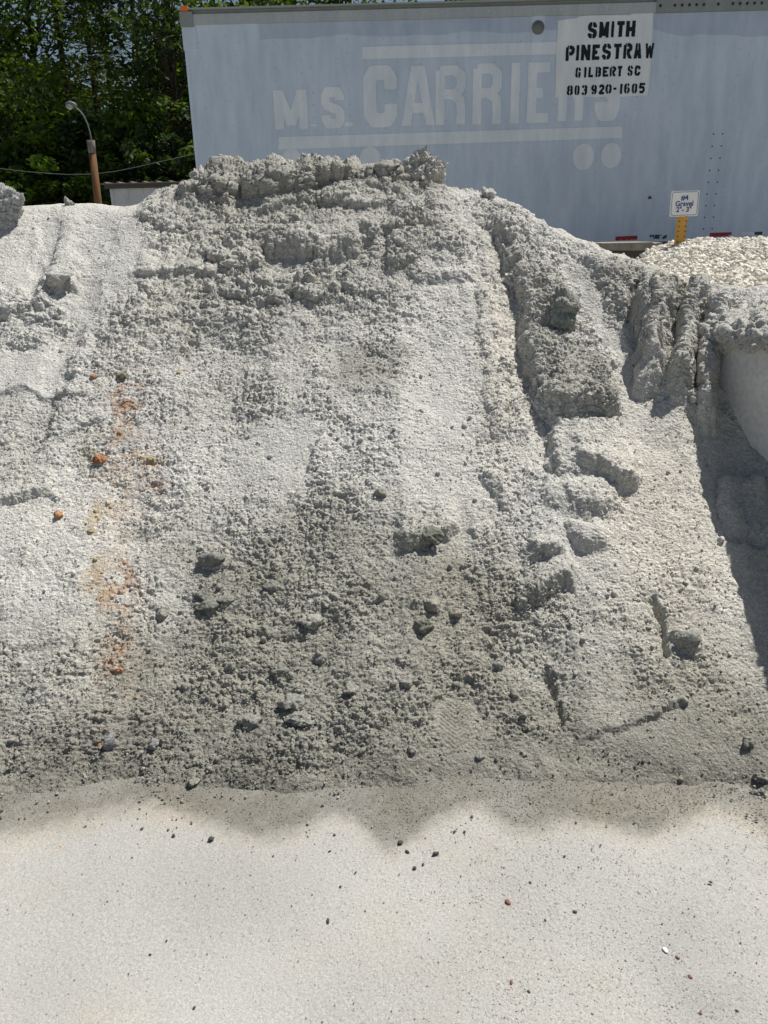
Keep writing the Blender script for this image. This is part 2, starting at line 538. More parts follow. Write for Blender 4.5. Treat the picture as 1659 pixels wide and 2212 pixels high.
R = np.clip(R*(1 + 0.45*fbm(X*5, Y*5, 33, 3))*(1 + 0.55*fbm(X*8 + 0.6*Y, Y*1.3, 35, 3)*sstep(1700, 1500, PY)), 0.03, 1.25)

# damp (0 dry, 1 damp), plus the wall's shadow painted as darker sand
W = np.zeros(X.shape)
def damp(poly, v, soft=60):
    global W
    m = sstep(-soft, soft, poly_sd(WX, WY, poly))
    W = np.maximum(W, v*m)
damp([(330, 1170), (500, 1110), (760, 1090), (1000, 1160), (1130, 1220), (1240, 1400), (1700, 1400), (1700, 1900), (-300, 1900), (-300, 1440), (250, 1420), (380, 1300)], 0.9, 120)
damp([(380, 1180), (700, 1140), (1060, 1220), (1180, 1420), (1250, 1600), (960, 1610), (420, 1690), (300, 1560)], 1.0, 100)
damp([(-300, 1400), (60, 1370), (260, 1330), (420, 1250), (1150, 1280), (1300, 1400), (1700, 1420), (1700, 1900), (-300, 1900)], 0.85, 110)
damp([(-300, 1560), (500, 1560), (1700, 1520), (1700, 1900), (-300, 1900)], 1.0, 60)
damp([(690, 760), (800, 730), (890, 760), (850, 850), (720, 850)], 0.62, 40)
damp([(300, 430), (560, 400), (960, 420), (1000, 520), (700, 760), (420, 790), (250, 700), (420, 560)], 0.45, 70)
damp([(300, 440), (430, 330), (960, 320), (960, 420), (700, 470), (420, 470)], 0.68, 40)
damp([(1120, 560), (1200, 600), (1260, 760), (1340, 820), (1330, 910), (1200, 905), (1140, 760)], 0.62, 30)
damp([(1270, 570), (1400, 570), (1500, 620), (1540, 880), (1440, 850), (1380, 760)], 0.55, 40)
damp([(420, 760), (700, 800), (560, 960), (360, 900)], 0.28, 70)
damp([(-200, 860), (140, 870), (80, 1080), (-200, 1080)], 0.32, 50)
damp([(1190, 1260), (1500, 1260), (1560, 1420), (1240, 1420)], 0.45, 60)
damp([(1540, 760), (1700, 760), (1800, 1500), (1660, 1400), (1540, 900)], 0.35, 40)  # not moisture: the divider wall's cast shadow painted into the sand colour
W = np.clip(W*(1 + 0.5*fbm(X*4, Y*4, 41, 4)) + 0.16*fbm(X*9, Y*7, 43, 3), 0, 1)
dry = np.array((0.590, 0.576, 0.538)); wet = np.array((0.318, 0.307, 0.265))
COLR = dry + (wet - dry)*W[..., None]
tint = fbm(X*3.1, Y*2.2, 51, 4)
COLR = COLR*(1 + 0.10*tint[..., None]*np.array((1.0, 0.9, 0.7)))
warm = np.clip(gauss(PX, PY, 1450, 1150, 170, 300) + gauss(PX, PY, 1080, 760, 50, 330)*0.8, 0, 1)
COLR = COLR*(1 + warm[..., None]*np.array((0.02, -0.01, -0.06)))
def stain(cx, cy, rx, ry, c, k):
    global COLR
    m = np.clip(gauss(WX, WY, cx, cy, rx*1.1, ry*1.1)*(k+0.02), 0, 0.95)*sstep(-0.4, 0.25, fbm(X*38, Y*38, 61, 3) + 0.3*(k-0.4))
    COLR = COLR*(1-m[..., None]) + np.array(c)*m[..., None]
OR, YE = (0.43, 0.255, 0.150), (0.45, 0.355, 0.200)
for s in ((280, 862, 26, 34, OR, 0.75), (262, 915, 16, 40, OR, 0.5), (268, 995, 60, 80, OR, 0.28), (325, 998, 24, 12, YE, 0.75), (345, 1052, 18, 12, OR, 0.65), (207, 1115, 24, 22, YE, 0.8),
          (196, 1150, 14, 12, YE, 0.8), (207, 1238, 16, 34, YE, 0.6), (268, 1240, 14, 34, OR, 0.6), (245, 1285, 40, 30, OR, 0.5), (225, 1280, 26, 26, YE, 0.5), (265, 1400, 34, 50, OR, 0.35), (250, 1440, 24, 26, OR, 0.4), (116, 1675, 14, 5, OR, 0.8), (300, 1560, 90, 60, OR, 0.12)):
    stain(*s)
stain(262, 1080, 42, 300, (0.45, 0.36, 0.26), 0.34)
stain(250, 1240, 36, 110, OR, 0.16)
stain(278, 870, 24, 50, OR, 0.30)
stain(258, 1420, 36, 60, OR, 0.12)
stain(195, 970, 26, 34, (0.36, 0.35, 0.27), 0.8)
toe_m = sstep(0.34, 0.02, D)[..., None]
COLR = COLR*(1-toe_m) + np.array((0.240, 0.231, 0.200))*(1 + 0.25*fbm(X*5, Y*5, 63, 4)[..., None])*toe_m
COLR = np.clip(COLR, 0.02, 0.9)

# ---- resample every column so that rows are spread evenly over the surface as it really runs (steep faces get their share)
NR = 1150
dist = np.sqrt(X*X + Y*Y + (H-CAM_H)**2)
ds = np.sqrt(np.diff(Y, axis=0)**2 + np.diff(H, axis=0)**2)
wgt = ds/dist[:-1]*np.where((Y-CY)[:-1] > 0.35, 0.15, 1.0)*np.where(D[:-1] < -0.12, 0.3, 1.0)
SW = np.concatenate([np.zeros((1, X.shape[1])), np.cumsum(wgt, 0)], 0)
SW /= SW[-1]
lin = np.linspace(0, 1, NR)
rows = np.arange(len(ys), dtype=float)
FI = np.stack([np.interp(lin, SW[:, i], rows) for i in range(X.shape[1])], 1)
# neighbouring columns must not shear: smooth the row positions sideways
ker = np.ones(9)/9
FI = np.apply_along_axis(lambda r_: np.convolve(np.pad(r_, 4, mode='edge'), ker, 'valid'), 1, FI)
I0 = np.clip(np.floor(FI).astype(int), 0, len(ys)-2); FT = FI - I0
JJ = np.arange(X.shape[1])[None, :]
def rs(A):
    t = FT[..., None] if A.ndim == 3 else FT
    return A[I0, JJ]*(1-t) + A[I0+1, JJ]*t
X, Y, H, PX, PY, CY, R, COLR, D, SD, W, P = [rs(A) for A in (X, Y, H, PX, PY, CY, R, COLR, D, SD, W, P)]

# ---- normals, then grainy displacement along them
def normals(Q):
    gv, gu = np.gradient(Q, axis=0), np.gradient(Q, axis=1)
    n = np.cross(gu, gv)
    return n/(np.linalg.norm(n, axis=-1, keepdims=True)+1e-12)
B3 = np.stack([X, Y, H], -1)
N = normals(B3)
S = Y*1.24
fade = np.clip(1 - sstep(0.0, 0.5, Y-CY-0.5), 0, 1)
cl = 0.40 + 0.60*sstep(-0.35, 0.35, fbm(X*7, S*7, 77, 3))
b1, b2, b3_, b4, b5 = (billow3(B3, sz_, sd_) for sz_, sd_ in ((0.11, 3), (0.052, 11), (0.026, 19), (0.0135, 27), (0.0085, 37)))
up = 0.55 + 0.45*np.maximum(sstep(820, 680, PY), sstep(1050, 1150, PX)*sstep(1000, 900, PY)*0.7)
n3f = lambda sz_, sd_: vnoise3(B3[..., 0]/sz_, B3[..., 1]/sz_*0.9 + B3[..., 2]/sz_*0.43, B3[..., 2]/sz_*0.9 - B3[..., 1]/sz_*0.43, sd_)
ang = np.abs(n3f(0.030, 201)) - np.abs(n3f(0.017, 203))*0.7 + 0.5*n3f(0.010, 205)
disp = R*(up*0.020*(b1-0.35) + cl*(up*0.015*(b2-0.35) + 0.0085*(b3_-0.35) + 0.0085*(b4-0.35) + 0.0085*ang)) + (0.22+0.78*R)*0.0066*(b5-0.3)
disp += R*bumps(X, S, 0.12, 81, 0.10, 0.30, 0.08)*0.4
disp += R*cl*bumps(X, S, 0.05, 91, 0.12, 0.40, 0.25)*0.45
disp += 0.010*R*fbm(X*12, S*12, 71, 3)
crest = gauss(PX, PY, 640, 395, 330, 45)*sstep(250, 330, PX)
disp += crest*(0.06*(billow3(B3, 0.21, 43)-0.3) + 0.02*(billow3(B3, 0.08, 47)-0.3))
disp *= 0.80 + 0.25*np.clip(crest*1.5 + sstep(800, 650, PY), 0, 1)
V3 = B3 + N*(disp*fade*sstep(-0.02, 0.06, D))[..., None]
# heel of a shoe sole pressed into the damp toe: herringbone tread
fx, fy = PX-985, PY-1562
fm = sstep(1.0, 0.8, (fx/40)**2 + (fy/58)**2)
V3[..., 2] += fm*0.0032*np.sign(np.sin((np.abs(fx)*0.8 + fy)*0.62))
# keep the skirt under the ground beyond the toe
sk = sstep(0.03, -0.06, D)
V3[..., 2] -= 0.03*sk
ny, nx = X.shape
idx = np.arange(nx*ny, dtype=np.int32).reshape(ny, nx)
quads = np.stack([idx[:-1, :-1], idx[:-1, 1:], idx[1:, 1:], idx[1:, :-1]], -1).reshape(-1, 4)
zq = V3[..., 2].ravel()[quads].max(1)
quads = quads[zq > -0.03]
pile_me = np_mesh('sand_pile', V3.reshape(-1, 3), quads, True, COLR.reshape(-1, 3))
pile = tag(link('sand_pile', pile_me, M_SAND), 'huge heap of pale grey stone sand filling the middle, damp and dark at its foot', 'sand pile')

# lookup: surface point seen at a photo pixel
vis = (Y - CY < 0.15)
FPXs, FPYs = PX[vis], PY[vis]
FV = V3[vis]; FH = H[vis]; FN = N[vis]; FC = COLR[vis]
def on_pile(px, py):
    pts = FV[::1]
    i = int(np.argmin((FPXs-px)**2 + (FPYs-py)**2))
    q = FV[i].copy(); q[2] = FH[i]
    return q, FN[i], FC[i]

# ---- loose crumbs lying on the pile
rng = np.random.default_rng(7)
inview = (PX > -60) & (PX < 1720) & (Y - CY < 0.1) & (D > -0.10) & (SD < 0.4)
Wt = (np.clip(R, 0, 1.1)**1.5 + 0.02)*inview
Wt = Wt*(0.25 + cl)
Wt = (Wt/Wt.sum()).ravel()
def crumbs(n, lo, hi, sub, seed, pw=2.5):
    r = np.random.default_rng(seed)
    ii = r.choice(Wt.size, n, p=Wt)
    sz = lo + (hi-lo)*r.random(n)**pw
    p = V3.reshape(-1, 3)[ii] + N.reshape(-1, 3)[ii]*(sz*0.15)[:, None]
    p[:, :2] += r.normal(size=(n, 2))*0.002
    v, f, k = scatter(p.astype(np.float32), sz.astype(np.float32), r, sub, 0.28)
    c = COLR.reshape(-1, 3)[ii]*r.uniform(0.85, 1.12, (n, 1))
    return v, f, np.repeat(c, k, 0)
parts = [crumbs(60000, 0.0018, 0.0052, 1, 1), crumbs(1500, 0.005, 0.012, 2, 2, 3.0)]
V = np.concatenate([p[0] for p in parts]); Cc = np.concatenate([p[2] for p in parts])
Fc = np.concatenate([parts[0][1], parts[1][1] + len(parts[0][0])])
tag(link('loose_crumbs', np_mesh('loose_crumbs', V, Fc, True, Cc), M_CRUMB, pile), kind='stuff')

# ------------------------------------------------------------------ ground
gx = np.concatenate([-np.geomspace(400, 2.2, 60), np.arange(-2.1, 2.1, 0.012), np.geomspace(2.2, 400, 60)])
gy = np.concatenate([-np.geomspace(60, 0.7, 20), np.arange(0.75, 2.5, 0.012), np.geomspace(2.55, 1500, 90)])
GX, GY = np.meshgrid(gx, gy)
GZ = 0.006*fbm(GX*1.2, GY*1.2, 201, 3)*sstep(6, 3, np.abs(GX)) + 0.0012*fbm(GX*14, GY*14, 203, 3)
gp, gq = proj(GX, GY, np.zeros_like(GX))
gok = (GY > 0.6) & (GY < 2.6)
stain_px = np.array([(-900, 1790), (-100, 1790), (60, 1782), (130, 1765), (230, 1735), (320, 1722), (400, 1740), (480, 1775), (560, 1795), (630, 1790), (680, 1765), (725, 1740), (765, 1752), (800, 1800), (840, 1828), (880, 1800), (950, 1752),
                     (1010, 1728), (1060, 1735), (1100, 1775), (1130, 1790), (1180, 1765), (1260, 1760), (1330, 1772), (1400, 1788), (1470, 1765), (1530, 1730), (1580, 1724), (1630, 1760), (1670, 1790), (2600, 1800)], float)
sxx = np.arange(-900, 2600, 4.0)
syy = np.interp(sxx, stain_px[:, 0], stain_px[:, 1])
kr = np.hanning(27); kr /= kr.sum()
stain_px = np.stack([sxx, np.convolve(np.pad(syy, 13, mode='edge'), kr, 'valid') - 2], 1)
wob = 10*fbm(GX*16, GY*16, 211, 4) + 16*fbm(GX*70, GY*70, 215, 3)
sl = np.interp(gp, stain_px[:, 0], stain_px[:, 1])
GW = np.where(gok, sstep(46, -14, gq - sl + wob), 0)*np.where(gok, 1, 0)
GW = GW*(0.86 + 0.25*fbm(GX*6, GY*6, 213, 3) + 0.22*fbm(GX*38, GY*38, 217, 3))
gdry = np.array((0.408, 0.400, 0.380)); gwet = np.array((0.200, 0.192, 0.166))
GC = gdry + (gwet-gdry)*np.clip(GW, 0, 1)[..., None]
t1 = fbm(GX*2.6, GY*2.6, 221, 4)[..., None]; t2 = fbm(GX*5+9, GY*5, 223, 4)[..., None]
GC = GC*(1 + 0.14*t1)*(1 + np.clip(t2, 0, 1)*np.array((0.01, -0.03, -0.11)))
dk = np.where(gok, gauss(gp, gq, 1480, 2050, 130, 130)*0.14 + gauss(gp, gq, 1560, 2180, 120, 60)*0.14, 0)
GC = GC*(1 - dk[..., None])
edge = np.where(gok, np.exp(-((gq - sl - 30)/22)**2)*0.5, 0)[..., None]
GC = GC*(1 + edge*np.array((0.05, 0.0, -0.08)))
for cx, cy, rx, ry, c, k in ((130, 1828, 10, 7, YE, 0.5), (1097, 1950, 8, 5, OR, 0.7), (1105, 2125, 6, 4, OR, 0.5), (1060, 1820, 16, 8, OR, 0.15)):
    m = np.where(gok, gauss(gp, gq, cx, cy, rx, ry), 0)[..., None]*k
    GC = GC*(1-m) + np.array(c)*m
gi = np.arange(GX.size, dtype=np.int32).reshape(GX.shape)
gquad = np.stack([gi[:-1, :-1], gi[:-1, 1:], gi[1:, 1:], gi[1:, :-1]], -1).reshape(-1, 4)
ground = tag(link('ground', np_mesh('ground', np.stack([GX, GY, GZ], -1).reshape(-1, 3), gquad, True, np.clip(GC, 0.02, 0.9).reshape(-1, 3)), M_GROUND), kind='structure')

# fine chips strewn over the yard
r = np.random.default_rng(31)
n = 9000
cx = r.uniform(-1.5, 1.6, n); cyy = 0.95 + 1.35*r.random(n)
gpx, gpy = proj(cx, cyy, np.zeros(n))
dens = 0.35 + 0.65*sstep(700, 1100, gpx) + 0.8*sstep(1800, 1720, gpy)
keep = r.random(n) < dens
cx, cyy, gpx, gpy = cx[keep], cyy[keep], gpx[keep], gpy[keep]
n = len(cx)
sz = 0.0007 + 0.0022*r.random(n)**4
gcol = np.array((0.44, 0.425, 0.395))*r.uniform(0.80, 1.25, (n, 1))
isl = np.interp(gpx, stain_px[:, 0], stain_px[:, 1])
gcol[gpy < isl] *= 0.5
v, f, k = scatter(np.stack([cx, cyy, sz*0.25 + 0.0015], -1).astype(np.float32), sz.astype(np.float32), r, 1, 0.3)
tag(link('stone_chips', np_mesh('stone_chips', v, f, False, np.repeat(gcol, k, 0)), M_CRUMB), 'tiny pale stone chips strewn over the dusty yard', 'stone chips', kind='stuff')

# loose grit lying on the yard: each grain takes the tone of the ground it lies on
r = np.random.default_rng(37)
n = 60000
hx_ = r.uniform(-1.45, 1.6, n); hy_ = 1.02 + 1.15*r.random(n)**1.15
gp1, gq1 = proj(hx_, hy_, np.zeros(n))
wetd = np.interp(gp1, stain_px[:, 0], stain_px[:, 1]) - gq1
dn = np.clip(0.30 + 0.5*fbm(hx_*2.2, hy_*2.2, 241, 4) + 0.25*sstep(500, 1200, gp1), 0.04, 1)
dn = np.where(wetd > -10, 0.85, dn)
keep = (r.random(n) < dn) & (gp1 > -40) & (gp1 < 1700)
hx_, hy_ = hx_[keep], hy_[keep]; n = len(hx_)
ii = np.clip(np.searchsorted(gx, hx_), 0, len(gx)-1); jj = np.clip(np.searchsorted(gy, hy_), 0, len(gy)-1)
gcc = np.clip(GC[jj, ii]*r.uniform(0.92, 1.30, (n, 1)), 0.02, 0.7)
sz = 0.0006 + 0.0017*r.random(n)**2.5 + 0.0007*(wetd[keep] > 0) + 0.0004*sstep(600, 1200, gp1[keep])
v, f, k = scatter(np.stack([hx_, hy_, GZ[jj, ii] + sz*0.05], -1).astype(np.float32), sz.astype(np.float32), r, 1, 0.3)
tag(link('grit', np_mesh('grit', v, f, False, np.repeat(gcc, k, 0)), M_CRUMB), 'fine loose grit on the yard and in the damp fringe of the heap', 'grit', kind='stuff')

# crumbs that rolled off the toe of the heap
r = np.random.default_rng(91)
n = 6000
sx_ = r.uniform(-1.5, 1.7, n); ty_ = toe_y(sx_)
sy_ = ty_ + 0.10 - 0.28*r.random(n)**2.0
cl_ = fbm(sx_*5, sy_*5, 231, 3)
keep = r.random(n) < np.clip(0.45 + 1.3*cl_, 0.05, 1)
sx_, sy_ = sx_[keep], sy_[keep]; n = len(sx_)
sz = 0.0010 + 0.0050*r.random(n)**5
hz = np.maximum(base_height(sx_, sy_)[0] - 0.004, 0.0)
v, f, k = scatter(np.stack([sx_, sy_, hz + sz*0.4 + 0.001], -1).astype(np.float32), sz.astype(np.float32), r, 1, 0.3)
tag(link('fallen_crumbs', np_mesh('fallen_crumbs', v, f, False, np.repeat(np.array((0.33, 0.318, 0.275))*r.uniform(0.7, 1.3, (n, 1)), k, 0)), M_CRUMB), 'grey sand crumbs that rolled off the foot of the heap', 'sand crumbs', kind='stuff')

# ------------------------------------------------------------------ single clods, stones and lumps on the pile
def clod_mesh(name, sx, sy, sz, seed, color, sub=4, rough_=0.16, cuts=9):
    v0, f0 = ico(sub)
    rr = np.random.default_rng(seed)
    v = v0.copy().astype(np.float64)
    for _ in range(cuts):                         # knock off flat facets
        nrm = rr.normal(size=3); nrm /= np.linalg.norm(nrm)
        dd = v @ nrm; lim = rr.uniform(0.45, 0.85)
        v -= np.outer(np.maximum(dd-lim, 0)*0.85, nrm)
    th, ph = np.arctan2(v0[:, 1], v0[:, 0]), v0[:, 2]
    o = seed*3.7
    def n3(s, e):
        return (vnoise(v0[:, 0]*s+o, v0[:, 1]*s, e) + vnoise(v0[:, 1]*s+o, v0[:, 2]*s, e+1) + vnoise(v0[:, 2]*s+o, v0[:, 0]*s, e+2))/2
    v *= (1 + rough_*n3(1.6, 1) + rough_*0.6*n3(4, 5) + rough_*0.42*n3(9, 9) + rough_*0.35*n3(14, 13) + rough_*0.3*n3(26, 17))[:, None]
    v *= np.array((sx, sy, sz))
    g_ = min(1.0, rough_/0.16)
    dirs = v/np.maximum(np.linalg.norm(v, axis=1, keepdims=True), 1e-6)
    big = min(sx, sz)
    dsp = 0
    for sz_, am in ((0.055, 0.016), (0.027, 0.010), (0.014, 0.006), (0.0085, 0.0035)):
        if sz_ < big*0.9: dsp = dsp + am*(billow3(v, sz_, seed % 50 + 3) - 0.4)
    v += dirs*(np.asarray(dsp)*g_)[..., None] if not np.isscalar(dsp) else 0
    c = np.array(color)*(1 + 0.08*n3(5, 30)[:, None])
    return np_mesh(name, v, f0, True, c)

def clod(name, px, py, w, h, seed, label, cat, color=None, group=None, sub=4, rough_=0.16, sink=0.25, depth=0.9, rot=None, mat=None):
    q, nn, c = on_pile(px, py)
    rr = np.random.default_rng(seed+500)
    D_ = np.linalg.norm(q - CP)
    sx, sz = w/FPX*D_/2, h/FPX*D_/2
    sy = (sx+sz)/2*depth
    me = clod_mesh(name, sx, sy, sz, seed, c if color is None else color, sub, rough_)
    o = link(name, me, mat or M_SAND)
    up = sz*(0.5-sink)
    o.location = q + nn*up
    o.rotation_euler = rot or (rr.uniform(-0.2, 0.2), rr.uniform(-0.25, 0.25), rr.uniform(-0.5, 0.5))
    return tag(o, label, cat, group)

DRY, MID, DARK = (0.52, 0.51, 0.475), (0.38, 0.37, 0.335), (0.25, 0.25, 0.22)
clod('sand_clod', 906, 380, 96, 98, 11, 'biggest crumbly clod standing on the crest of the grey heap, against the trailer', 'sand clod', (0.50, 0.49, 0.45), None, 6, 0.24, 0.22)
clod('sand_clod', 14, 478, 92, 96, 12, 'large grey clod at the left end of the heap, half out of the picture', 'sand clod', (0.47, 0.47, 0.46), None, 6, 0.22, 0.25)
clod('sand_clod', 150, 436, 17, 28, 13, 'small pointed clod on the pale left ridge, below the dark trees', 'sand clod', MID)
clod('sand_clod', 1061, 408, 28, 34, 14, 'small spiky clod on the ridge right of the biggest crest clod', 'sand clod', DRY, rough_=0.3)
clod('sand_clod', 487, 352, 44, 40, 15, 'knobbly clod at the left shoulder of the crest in front of the trailer corner', 'sand clod', DRY, rough_=0.3)
clod('sand_clod', 672, 350, 46, 42, 16, 'knobbly clod in the middle of the crest under the faded letters', 'sand clod', DRY, rough_=0.3)
clod('sand_clod', 440, 394, 44, 38, 17, 'rounded clod below the left shoulder of the crest', 'sand clod', DRY, rough_=0.3)
clod('sand_clod', 1222, 706, 70, 118, 18, 'upright dark greenish boulder of caked sand on the right flank', 'sand clod', (0.33, 0.335, 0.295), None, 6, 0.16, 0.3, depth=0.7)
clod('sand_clod', 127, 630, 58, 34, 19, 'pale rounded lump at the foot of the smooth left chute', 'sand clod', DRY)
clod('sand_clod', 462, 1217, 60, 36, 20, 'smooth dark grey flat lump left of centre in the damp zone', 'sand clod', DARK, None, 4, 0.08, 0.15)
clod('sand_clod', 449, 1311, 58, 24, 21, 'long dark slab of caked sand, lowest of three by the dark hollow', 'sand clod', DARK, None, 4, 0.08, 0.15)
clod('sand_clod', 490, 1300, 42, 18, 22, 'short dark slab right of the long dark slab', 'sand clod', DARK, None, 4, 0.08, 0.15)
clod('sand_clod', 440, 1290, 40, 20, 23, 'thin dark slab above the long dark slab', 'sand clod', DARK, None, 4, 0.08, 0.15)
clod('sand_clod', 670, 1338, 46, 40, 24, 'rough damp clod with a dark shaded front in the middle of the lower slope', 'sand clod', MID, rough_=0.24)
clod('sand_clod', 916, 1354, 44, 36, 25, 'blocky olive clod below the two pinkish slabs', 'sand clod', (0.24, 0.24, 0.19))
clod('sand_clod', 936, 1312, 46, 30, 26, 'pinkish tan slab on edge, left of its twin slab', 'sand clod', (0.36, 0.33, 0.28), None, 4, 0.08)
clod('sand_clod', 984, 1328, 44, 26, 27, 'pinkish tan slab lying flat, right of its twin slab', 'sand clod', (0.36, 0.33, 0.28), None, 4, 0.08)
clod('sand_clod', 602, 1442, 44, 36, 28, 'dark faced damp clod above the paired clods near the foot', 'sand clod', (0.25, 0.25, 0.22), rough_=0.22)
clod('sand_clod', 545, 1555, 46, 42, 29, 'damp clod near the foot with a dark glossy underside, left of the paired clods', 'sand clod', (0.29, 0.29, 0.26), rough_=0.2)
clod('sand_clod', 634, 1518, 58, 40, 30, 'angular damp clod near the foot, upper of a touching pair', 'sand clod', (0.29, 0.29, 0.26), rough_=0.2)
clod('sand_clod', 652, 1548, 70, 34, 31, 'cracked damp clod near the foot, lower of a touching pair', 'sand clod', (0.31, 0.31, 0.28), rough_=0.24)
clod('stone', 238, 1600, 34, 36, 32, 'smooth rounded grey stone lying near the lower left foot', 'stone', (0.27, 0.27, 0.27), None, 4, 0.06, 0.1)
clod('stone', 335, 1603, 26, 24, 33, 'small angular grey stone right of the smooth rounded stone', 'stone', (0.27, 0.27, 0.27), None, 4, 0.1, 0.1)
clod('sand_clod', 928, 1172, 60, 34, 34, 'dark clod tucked under the overhanging lip at mid slope', 'sand clod', (0.22, 0.225, 0.19))
clod('sand_clod', 1482, 1388, 52, 34, 35, 'oval caked lump low on the right, left of the shadow edge', 'sand clod', (0.33, 0.33, 0.30), rough_=0.08)
clod('sand_clod', 265, 808, 26, 18, 36, 'small olive lump above the upper orange patch', 'sand clod', (0.24, 0.24, 0.17))
clod('sand_clod', 1645, 1672, 26, 22, 37, 'small dark lump at the right edge near the foot, upper one', 'sand clod', DARK)
clod('sand_clod', 1640, 1702, 34, 24, 38, 'small dark lump at the right edge near the foot, lowest one', 'sand clod', DARK)
clod('sand_clod', 1615, 1605, 26, 22, 39, 'small damp lump a little way in from the right edge', 'sand clod', DARK)
for i, (px, py, w, h) in enumerate(((820, 1068, 34, 26), (690, 1420, 30, 26), (760, 1500, 34, 28), (880, 1480, 30, 20), (350, 1330, 26, 22), (500, 1440, 30, 24), (1080, 1440, 26, 22), (830, 1290, 30, 24),
                                    (1110, 1500, 28, 22), (400, 1480, 24, 22), (740, 1360, 28, 24), (590, 1265, 44, 26), (1128, 1632, 18, 14), (1040, 1635, 20, 15), (890, 1622, 22, 16), (300, 1676, 26, 18), (420, 1690, 24, 16))):
    clod('sand_clod', px, py, w, h, 60+i, 'fist sized damp grey clod among others scattered over the dark lower slope', 'sand clod', (0.31, 0.305, 0.27), 'damp clods on the lower slope', 3, 0.24, 0.2)

orange = [(202, 815, 15, OR), (304, 822, 10, OR), (386, 805, 12, YE), (276, 915, 9, OR), (258, 939, 15, OR), (381, 916, 11, (0.40, 0.2, 0.1)), (230, 973, 9, OR), (102, 968, 7, OR),
          (200, 1029, 9, OR), (239, 1094, 10, OR), (325, 996, 18, YE), (346, 1053, 14, OR), (197, 1152, 15, YE), (270, 1217, 11, OR), (274, 1231, 11, OR), (287, 1241, 8, OR), (274, 1247, 10, OR),
          (266, 1268, 9, OR), (221, 1241, 10, OR), (243, 1290, 11, OR), (310, 1292, 8, OR), (276, 1364, 13, OR), (266, 1371, 10, OR), (287, 1445, 8, OR), (272, 1438, 12, OR), (239, 1430, 11, OR),
          (217, 1438, 9, OR), (211, 1480, 11, OR), (184, 1486, 8, OR), (296, 1513, 13, YE), (221, 1580, 11, OR), (326, 995, 10, OR), (1000, 1290, 9, OR), (205, 1105, 10, YE), (215, 1125, 10, YE), (205, 1215, 12, YE)]
for i, (px, py, w, c) in enumerate(orange):
    clod('clay_lump', px, py, w*0.92, w*0.8, 120+i, 'small orange clay lump in the rusty streak down the left of the grey heap', 'clay lump', c, 'orange clay lumps in the rusty streak', 3, 0.2, 0.42)
clod('clay_lump', 214, 988, 24, 20, 181, 'largest orange brown lump, beside the olive patch in the rusty streak', 'clay lump', (0.40, 0.19, 0.10), None, 4, 0.16, 0.2)
clod('clay_lump', 126, 1111, 20, 17, 182, 'orange pebble alone on the pale sand left of the rusty streak', 'clay lump', (0.50, 0.27, 0.15), None, 4, 0.14, 0.2)
clod('clay_lump', 262, 1453, 15, 14, 183, 'bright orange round pebble, lowest of the rusty cluster', 'clay lump', (0.45, 0.21, 0.10), None, 4, 0.08, 0.1)
clod('clay_lump', 218, 1608, 16, 12, 184, 'tan pebble touching the smooth rounded grey stone', 'clay lump', (0.50, 0.33, 0.18), None, 4, 0.1, 0.2)

# bits lying on the yard
M_BIT, nt, b = mat_new('dark_bit', 0.85, 0.2, (0.07, 0.065, 0.06))
M_RED, nt, b = mat_new('red_bit', 0.85, 0.2, (0.20, 0.10, 0.08))
M_PALE, nt, b = mat_new('pale_bit', 0.85, 0.2, (0.72, 0.70, 0.66))
bits = [(375, 1807, 8, 6), (590, 1850, 5, 4), (712, 1840, 7, 3), (768, 1886, 5, 4), (325, 2063, 8, 3), (736, 1916, 7, 3), (880, 1840, 12, 4), (895, 1876, 9, 6), (914, 1868, 5, 4), (1242, 1971, 11, 5),
        (1178, 1990, 5, 5), (1145, 1908, 6, 4), (1220, 1851, 6, 4), (1297, 1827, 5, 3), (1535, 1907, 6, 5), (1004, 1798, 6, 4), (982, 1797, 9, 3), (1142, 2143, 6, 5), (1591, 2185, 6, 5), (360, 2033, 4, 4), (420, 2178, 7, 5)]
def bit(name, px, py, w, h, seed, m, label, cat, group=None):
    q = on_ground(px, py)
    D_ = np.linalg.norm(q-CP)
    sx, sy = w/FPX*D_/2, h/FPX*D_*0.8
    me = clod_mesh(name, sx, sy, min(sx, sy)*0.55, seed, (0.1, 0.1, 0.1), 2, 0.2)
    o = link(name, me, m)
    o.location = (q[0], q[1], min(sx, sy)*0.35+0.001)
    o.rotation_euler = (0, 0, np.random.default_rng(seed).uniform(-0.8, 0.8))
    return tag(o, label, cat, group)
for i, (px, py, w, h) in enumerate(bits):
    bit('wood_chip', px, py, w, h, 300+i, M_BIT, 'tiny dark chip lying on the pale dusty yard', 'chip', 'dark chips on the dusty yard')
bit('wood_chip', 457, 1815, 15, 8, 340, M_BIT, 'curled dark leaf scrap just below the damp edge, left of centre', 'leaf scrap')
bit('wood_chip', 709, 1990, 6, 9, 341, M_BIT, 'lone dark sliver pointing at the viewer in the middle of the pale yard', 'chip')
bit('wood_chip', 940, 1845, 15, 7, 342, M_BIT, 'longest dark chip on the yard below the middle of the damp edge', 'chip')
bit('wood_chip', 864, 1822, 13, 9, 343, M_BIT, 'dark ragged scrap at the tip of the damp tongue', 'chip')
bit('pebble', 1436, 2053, 9, 10, 344, M_PALE, 'white pebble on the tan patch at lower right', 'pebble')
for i, (px, py, w) in enumerate(((1463, 2070, 8), (1490, 2112, 8), (1512, 2190, 7), (1097, 1950, 11), (1104, 2124, 8))):
    bit('pebble', px, py, w, w*0.8, 350+i, M_RED, 'small reddish brown pebble on the dusty yard', 'pebble', 'reddish pebbles on the yard')

